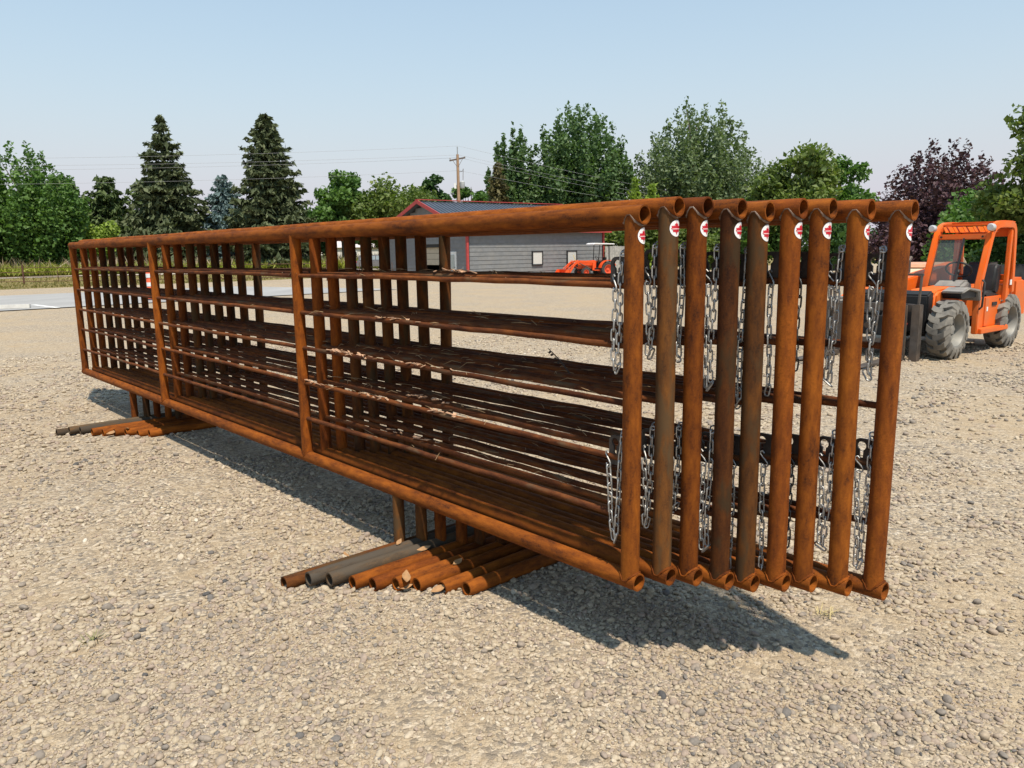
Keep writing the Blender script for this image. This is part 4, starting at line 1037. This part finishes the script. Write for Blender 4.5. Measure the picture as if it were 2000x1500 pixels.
def tree(name, label, x_, y_, H, W, leaf, kind='round', n=6000, size=.34, z0=.15, clumps=46, seed=1, trunk=.28, group=None, cat='tree', squash=1.0, lean=0.0, gbase=None):
    r = np.random.default_rng(seed); n = int(n * 1.7); size *= .78
    root = empty(name, (x_, y_, gz(y_) if gbase is None else gbase), r.uniform(0, 6.28)); tag(root, label, cat, group)
    zb = H * z0
    P_, tint, C_ = crown_points(r, n, H, W, zb, kind, clumps)
    leaf_object('crown', P_, size * r.lognormal(0, .28, n), LEAF[leaf], root, tint=tint, seed=seed, elong=1.5)
    b = MB(); topz = H * (.82 if kind != 'bush' else .5)
    b.tube([(0, 0, -.2), (.05, .03, zb * .6 + .3), (.0, .06, H * .5), (.04, 0, topz)], [trunk, trunk * .8, trunk * .5, trunk * .12], 8)
    pick = r.choice(len(C_), min(len(C_), 14 if kind == 'round' else 12), replace=False)
    for k in pick:
        e = C_[k][0]; zs = max(.2, min(e[2] * .55, H * .6)); mid = Vector((e[0] * .45, e[1] * .45, (zs + e[2]) / 2 + .1 * H * .1))
        b.tube([(0, 0, zs), mid, Vector(e)], [trunk * .42, trunk * .28, trunk * .08], 6)
    b.build('trunk', BARK, root)
    return root

def conifer(name, label, x_, y_, H, W, leaf, seed, tiers=34, per=13, droop=.28, size=.30, z0=.04, prof=1.0, dens=1.0, cat='tree'):
    r = np.random.default_rng(seed); root = empty(name, (x_, y_, gz(y_)), r.uniform(0, 6)); tag(root, label, cat)
    P_ = []; D_ = []; T_ = []; b = MB(); b.tube([(0, 0, -.2), (0, 0, H * .5), (0, 0, H * .98)], [H * .018, H * .011, .02], 8)
    for k in range(tiers):
        u = (k + r.uniform(-.3, .3)) / tiers; u = min(max(u, 0), .985); z_ = H * (z0 + (1 - z0) * u)
        rad = W / 2 * (1 - u) ** prof * r.uniform(.82, 1.12) * (1 - .35 * max(0, u - .8) / .2) + .08
        if u < .06: rad *= .85
        nb_ = max(4, int(per * (1 - .55 * u)))
        a0 = r.uniform(0, 6.28)
        for j in range(nb_):
            a = a0 + 2 * PI * j / nb_ + r.normal(0, .18); l_ = rad * r.uniform(.60, 1.2); dx, dy = math.cos(a), math.sin(a); tn = r.random()
            m = max(5, int(l_ / .16 * dens))
            tt = np.linspace(.12, 1, m); dz = -droop * l_ * (tt ** 1.3) + .16 * l_ * tt ** 3
            dz = dz + max(0, u - .6) * 1.6 * l_ * tt
            for q in range(m):
                spread = .13 * l_ * (1 - .55 * tt[q]) + .05
                for _ in range(4):
                    o_ = r.normal(0, spread, 1)[0]
                    P_.append((dx * l_ * tt[q] - dy * o_, dy * l_ * tt[q] + dx * o_, z_ + dz[q] - abs(r.normal(0, .26)) * (1 - .7 * u) - abs(o_) * .35)); D_.append((dx * .8 - dy * o_ * 1.2, dy * .8 + dx * o_ * 1.2, -.45)); T_.append(.6 * tn + .4 * r.random())
            if j % 2 == 0: b.tube([(0, 0, z_), (dx * l_ * .6, dy * l_ * .6, z_ - droop * l_ * .5), (dx * l_ * .95, dy * l_ * .95, z_ - droop * l_ * .8)], [.05, .03, .01], 5)
    P_ = np.array(P_); n = len(P_)
    leaf_object('crown', P_, size * .85 * r.lognormal(0, .25, n), LEAF[leaf], root, elong=2.4, upb=.3, dirs=np.array(D_), tint=np.array(T_), seed=seed)
    b.build('trunk', BARK, root); return root

def at_tree(x_, y_, k): return x_ * k, y_ * k
tree('broadleaf_tree', 'dark green broadleaf tree at the far left edge behind the pipe fence', -55.9, 92, 15.2, 13.5, 'mid', 'plume', 17000, .34, .03, 30, 3, .35)
tree('broadleaf_tree', 'tallest broadleaf tree cut by the left edge of the view', -60.5, 88, 17.4, 10.5, 'mid', 'plume', 9000, .40, .04, 24, 4, .35)
tree('broadleaf_tree', 'broadleaf tree filling the gap behind the left edge trees', -65, 112, 13.2, 12, 'dark', 'round', 5500, .5, .08, 46, 5, .3)
conifer('cedar_tree', 'slim green cedar between the left broadleaf tree and the spruce', -58.4, 104, 12.4, 9.0, 'cedar', 21, 26, 12, .1, .38, prof=.5)
conifer('cedar_tree', 'second slim green cedar left of the large spruce', -54.0, 106, 12.4, 9.6, 'cedar', 22, 26, 12, .1, .38, prof=.5)
conifer('cedar_tree', 'shadowed cedar just left of the large drooping spruce', -50.4, 110, 12.4, 9.6, 'cedar', 24, 26, 12, .1, .40, prof=.55)
tree('bush', 'bright green bush at the foot of the left cedars', -50.6, 98, 6.3, 6.2, 'lime', 'bush', 3000, .36, .02, 34, 6, .12, cat='bush')
tree('bush', 'olive green bush below the far left broadleaf tree', -54.3, 97, 6.0, 7.0, 'maple', 'bush', 3200, .36, .02, 36, 7, .12, cat='bush')
tree('bush', 'low dark bush left of the far left broadleaf tree', -62, 96, 5.5, 9.0, 'dark', 'bush', 3000, .4, .02, 36, 8, .12, cat='bush')
conifer('spruce_tree', 'large drooping spruce, left of the two tall spruces', -43.2, 100, 19.4, 15.6, 'spruce', 31, 36, 13, .34, .36, prof=.92)
conifer('blue_spruce', 'small blue spruce between the two tall spruces', -37.2, 103, 12.2, 8.6, 'blue', 32, 26, 12, .2, .36, prof=.6)
conifer('spruce_tree', 'dense tall spruce, right of the two tall spruces', -30.3, 100, 19.2, 11.6, 'spruce', 33, 38, 14, .22, .36, prof=.62, dens=1.1)
tree('bush', 'dark shrub at the foot of the right hand spruce', -26.6, 105, 8.8, 7.4, 'dark', 'bush', 3000, .4, .02, 34, 9, .12, cat='bush')
tree('broadleaf_tree', 'rounded green tree right of the tall spruces', -22.4, 105, 13.0, 8.6, 'mid', 'round', 6500, .42, .1, 46, 10, .3)
tree('broadleaf_tree', 'low wide yellow-green tree left of the shed roof', -15.6, 106, 12.4, 12.6, 'maple', 'round', 9000, .40, .04, 60, 11, .25)
tree('broadleaf_tree', 'small round dark tree left of the utility pole', -10.4, 112, 12.9, 5.8, 'dark', 'round', 4200, .42, .15, 36, 12, .25)
tree('broadleaf_tree', 'small green tree just right of the utility pole', -5.2, 108, 13.0, 6.0, 'mid', 'round', 3200, .42, .15, 26, 13, .25)
tree('broadleaf_tree', 'low green tree between the utility pole and the poplars', -2.0, 110, 11.6, 6.0, 'mid', 'round', 3000, .42, .1, 28, 14, .25)
tree('poplar_tree', 'narrow left poplar of the tall poplar clump behind the shed', .6, 88, 16.2, 7.6, 'poplar', 'plume', 12000, .34, .03, 15, 15, .3)
conifer('cypress_tree', 'bronze green conifer at the left foot of the poplar clump', -1.2, 85, 11.4, 4.6, 'bronze', 34, 26, 11, .05, .30, prof=.7)
tree('poplar_tree', 'tall broad poplar with many upright plumes behind the shed', 8.0, 91, 18.8, 15.2, 'poplar', 'plume', 36000, .34, .03, 40, 16, .4)
tree('bush', 'dark undergrowth below the poplars behind the shed roof', 4.0, 86, 7.0, 11.0, 'dark', 'bush', 4500, .38, .02, 40, 17, .15, cat='bush')
conifer('young_conifer', 'yellow-green young conifer right of the poplar clump', 12.4, 78, 9.0, 3.4, 'lime', 35, 20, 9, .0, .28, prof=.8)
conifer('young_conifer', 'second yellow-green young conifer beside the silver poplar', 14.4, 80, 8.7, 3.8, 'lime', 36, 20, 9, .0, .28, prof=.8)
tree('silver_poplar', 'airy grey-green poplar with fanned upright limbs, right of centre', 21.6, 92, 19.3, 17.4, 'willow', 'plume', 33000, .31, .04, 40, 18, .4)
conifer('young_conifer', 'green cone-shaped conifer in front of the silver poplar', 18.8, 74, 9.1, 4.0, 'cedar', 37, 22, 10, .0, .28, prof=.9)
tree('bush', 'yellow-green shrub between silver poplar and round maple', 22.8, 79, 7.4, 4.2, 'lime', 'bush', 2200, .32, .02, 26, 19, .1, cat='bush')
tree('maple_tree', 'round full maple behind the right end of the panels', 22.0, 62, 10.0, 7.6, 'maple', 'round', 9500, .30, .08, 60, 20, .25)
tree('maple_tree', 'lower maple to the right of the round maple', 27.6, 66, 9.2, 6.6, 'mid', 'round', 6500, .32, .08, 46, 24, .25)
tree('plum_tree', 'purple leaved plum tree behind the telehandler', 24.2, 44, 7.9, 8.2, 'plum', 'plume', 17000, .17, .03, 40, 25, .2)
tree('bush', 'dark purple undergrowth at the foot of the plum tree', 21.8, 43, 3.6, 5.6, 'plum', 'bush', 3500, .2, .02, 34, 26, .1, cat='bush')
tree('linden_tree', 'yellow-green tree cut by the right edge of the view', 20.6, 30, 7.6, 4.6, 'maple', 'round', 6500, .19, .06, 50, 27, .18)
tree('bush', 'bright green spreading bush behind the telehandler cab', 23.4, 38, 4.3, 6.6, 'mid', 'bush', 6500, .20, .02, 46, 28, .12, cat='bush')
tree('bush', 'dark green bush filling the right edge behind the telehandler', 22.0, 33, 3.6, 4.4, 'dark', 'bush', 4200, .19, .02, 36, 29, .1, cat='bush')
tree('broadleaf_tree', 'pale green leafy tree behind the weathered board fence', 11.2, 70, 5.2, 6.2, 'maple', 'round', 4200, .28, .12, 40, 40, .15)
tree('bush', 'green bush right of the board fence, seen between end posts', 15.4, 66, 4.4, 6.4, 'maple', 'bush', 3600, .28, .02, 36, 41, .1, cat='bush')
tree('bush', 'dark green bush behind the middle end posts', 20.2, 63, 4.4, 7.2, 'mid', 'bush', 3600, .28, .02, 36, 42, .1, cat='bush')
tree('bush', 'dark green bush behind the last end posts', 24.2, 57, 4.0, 6.8, 'dark', 'bush', 3600, .26, .02, 36, 43, .1, cat='bush')
tree('bush', 'yellow flowering shrub in front of the white house', -26.3, 112, 3.0, 2.6, 'yellow', 'bush', 700, .25, .02, 14, 44, .06, cat='bush')

hd = MB().box((0, 0, .45), (14, .5, .9)).build('low_wall', plain('black_retaining_wall', (.02, .021, .022), .8, 0, .3, 3, bumpy=.3), None, .03, loc=(21.0, 29.5, gz(29.5)), rot=(0, 0, .12)); tag(hd, 'low black retaining wall at the right edge behind the gravel', 'wall')

# grasses nobody could count
def grass(name, label, n, region, hlo, hhi, wid, cols, seed, heads=False):
    r = np.random.default_rng(seed); pts = region(r, n); n = len(pts); h_ = r.uniform(hlo, hhi, n)
    z_ = np.array([gz(v) for v in pts[:, 1]]); pos = np.stack([pts[:, 0], pts[:, 1], z_ + h_ * .5], 1)
    d = np.stack([r.normal(0, .28, n), r.normal(0, .28, n), np.ones(n)], 1)
    o = leaf_object(name, pos, np.full(n, wid), mat_leaf(name + '_mat', cols, .4), None, elong=1.0, upb=-.3, dirs=d, seed=seed)
    me = o.data; co = np.empty(len(me.vertices) * 3, np.float32); me.vertices.foreach_get('co', co); co = co.reshape(-1, 4, 3)
    k = (h_ / wid)[:, None, None]; ctr = pos[:, None, :]
    ax = co[:, 2:3, :] - co[:, 0:1, :]; al = ax / (np.linalg.norm(ax, axis=2, keepdims=True) + 1e-9); rel = co - ctr
    co = ctr + rel + al * np.sum(rel * al, 2, keepdims=True) * (k - 1); me.vertices.foreach_set('co', co.astype(np.float32).ravel()); me.update()
    return tag(o, label, 'grass', kind='stuff')
def reg_meadow(r, n):
    u = r.uniform(-75, 26, n); w = r.uniform(98, 108, n); return np.stack([u * U2[0] + w * M2[0], u * U2[1] + w * M2[1]], 1)
def reg_verge(r, n):
    u = r.uniform(-30, 60, n); w = 52.9 + 32 * r.random(n) ** 1.6; P_ = np.stack([u * GU[0] + w * GM[0], u * GU[1] + w * GM[1]], 1)
    w2 = P_[:, 0] * M2[0] + P_[:, 1] * M2[1]; ok = (w2 < 90.5) & (P_[:, 0] < -12) & (P_[:, 0] > -75); return P_[ok]
grass('tall_grass', 'tall yellow-green meadow grass below the left trees', 22000, reg_meadow, .7, 1.7, .16, [(.17, .20, .03), (.29, .32, .05), (.42, .39, .11)], 50)
grass('seed_heads', 'pale dry seed heads standing above the meadow grass', 5000, lambda r, n: reg_meadow(r, n) + np.array([-.4, 2.0]), 1.6, 2.5, .13, [(.30, .22, .15), (.42, .32, .22), (.5, .42, .32)], 51)
grass('verge_grass', 'short half-dry grass on the verge by the pipe fence', 16000, reg_verge, .08, .28, .10, [(.12, .13, .035), (.24, .20, .075), (.36, .28, .13)], 52)

# ------------------------------------------------------------------ straw, leaves and twigs caught in the stack
STRAW = plain('dry_straw', (.31, .20, .10), .85, 0, .35, 30); LEAFD = plain('dry_leaf', (.34, .19, .085), .8, 0, .25, 40)
def panel_pt(i, s_, d_, z_): return P0 + TV * (PS[i] + s_) + NV * (PD[i] + d_) + Vector((0, 0, PZ[i] + z_))
rs = random.Random(9); b = MB(); bk = MB()
for _ in range(240):
    j = rs.choice([0, 1, 2, 2, 3, 3, 4]); i = rs.choice([0, 0, 1, 1, 2, 3, 4, 5, 6]); s_ = min(max(rs.gauss(1.55, .75), .25), 4.6); z_ = BARS[j] + .0135
    p = panel_pt(i, s_, rs.uniform(-.012, .03), z_); a = rs.gauss(PHI + PI / 2, .5); l_ = rs.uniform(.03, .13); dv = Vector((math.cos(a), math.sin(a), rs.gauss(0, .10)))
    sag = rs.uniform(-.02, .012); b.tube([p - dv * l_ / 2, p + Vector((0, 0, .004)), p + dv * l_ / 2 + Vector((0, 0, sag))], [.0010, .0016, .0006], 4)
tag(b.build('straw_debris', STRAW), 'dry straw and grass stems caught on the horizontal bars', 'straw', kind='stuff')
for (j, i, s0, n_) in ((2, 0, 1.95, 26), (3, 0, 1.75, 16), (3, 0, 2.35, 10), (3, 1, 1.45, 14), (1, 0, 1.5, 10), (4, 1, 1.6, 10), (2, 0, 1.35, 12), (0, 1, 1.2, 12), (3, 0, 1.1, 10)):
    for _ in range(n_):
        p = panel_pt(i, s0 + rs.gauss(0, .10), rs.uniform(-.014, .012), BARS[j] + .011 + rs.uniform(0, .008)); Rm = Matrix.Rotation(PHI + PI / 2 + rs.gauss(0, .3), 3, 'Z') @ Matrix.Rotation(rs.gauss(0, .35), 3, 'X') @ Matrix.Rotation(rs.gauss(0, .2), 3, 'Y')
        bk.box(p, (rs.uniform(.015, .06), rs.uniform(.006, .015), .0025), Rm)
tag(bk.build('bark_debris', plain('pale_bark_scraps', (.42, .25, .15), .85, 0, .4, 60)), 'pale flaking bark scraps lying on the middle bars', 'bark', kind='stuff')
tw = MB(); p = panel_pt(4, .90, 0, BARS[2] + .01); q = panel_pt(4, 1.0, -.03, BARS[2] + .115)
tw.tube([p, p.lerp(q, .5) + Vector((.006, 0, 0)), q], [.0035, .003, .0015], 6)
for u in (.45, .6, .75, .85): c0 = p.lerp(q, u); tw.add([c0, c0 + Vector((-.008, 0, .007)), c0 + Vector((-.016, .002, -.002)), c0 + Vector((-.008, 0, -.007))], [(0, 1, 2, 3)])
tag(tw.build('dead_twig', plain('dead_twig', (.06, .045, .035), .9)), 'dark dead twig with shrivelled leaves sticking up between the bars', 'twig')
def dry_leaf(p, a, l_, label, tilt=0.0):
    vs = []; fs = []; m = 6
    for k in range(m + 1):
        u = k / m; w = l_ * .24 * math.sin(PI * min(.98, max(.03, u))) ; zc = .25 * l_ * (u - .5) ** 2 * 2
        for (s_, zz) in ((-1, .35 * w), (0, 0), (1, .35 * w)): vs.append(((u - .5) * l_, s_ * w, zc + zz))
    for k in range(m):
        for e in range(2): i0 = k * 3 + e; fs.append((i0, i0 + 1, i0 + 4, i0 + 3))
    o = MB().add(vs, fs).build('dry_leaf', LEAFD, None, loc=p, rot=(tilt, rs.uniform(-.4, .4), a)); tag(o, label, 'leaf', 'dry leaves fallen on the feet')
for (i, s_, d_, z_, a, l_, lb) in ((0, LEGS[0] + .02, -.30, .068, 2.2, .055, 'curled dry leaf on the leftmost near foot'), (1, LEGS[0] + .0, -.14, .072, 1.2, .05, 'dry leaf on the second near foot by the leg'),
        (5, LEGS[0] - .03, -.60, .062, 1.7, .085, 'long dry leaf standing at the mouth of the sixth near foot'), (5, LEGS[0] - .035, -.61, .02, .4, .07, 'dry leaf lying on gravel at the mouth of the sixth near foot'),
        (6, LEGS[0] + .0, -.40, .068, .9, .065, 'pale dry leaf on the seventh near foot'), (7, LEGS[0] + .0, -.655, .03, .6, .08, 'orange dry leaf half inside the eighth near foot'),
        (3, LEGS[0] + .02, -.22, .07, .2, .07, 'dry leaf among stems on the fourth near foot'), (5, LEGS[1] + .0, -.66, .03, .9, .09, 'dry leaf at the mouths of the far feet'), (6, LEGS[1] + .0, -.62, .06, 2.0, .09, 'second dry leaf heaped at the far feet')):
    dry_leaf(panel_pt(i, s_, d_, z_), a, l_, lb, .3)
def weed(x_, y_, label, seed, col):
    r = random.Random(seed); b = MB()
    for _ in range(26):
        a = r.uniform(0, 6.28); l_ = r.uniform(.02, .06); w = .0022; d = Vector((math.cos(a), math.sin(a), r.uniform(.25, 1.1))); o_ = Vector((r.gauss(0, .02), r.gauss(0, .02), .004)); s_ = Vector((-math.sin(a), math.cos(a), 0)) * w
        b.add([o_ - s_, o_ + s_, o_ + d * l_ * .6 + s_ * .7, o_ + d * l_ + Vector((0, 0, -.006)), o_ + d * l_ * .6 - s_ * .7], [(0, 1, 2, 3, 4)])
    tag(b.build('weed_tuft', col, None, loc=(x_, y_, 0)), label, 'weed')
weed(-1.68, 2.84, 'small green weed growing in the gravel at lower left', 1, plain('weed_green', (.17, .17, .06), .7, 0, .3, 60))
weed(1.29, 2.98, 'dry yellow grass tuft in the gravel by the rear end post', 2, plain('weed_dry', (.42, .34, .16), .8, 0, .3, 60))
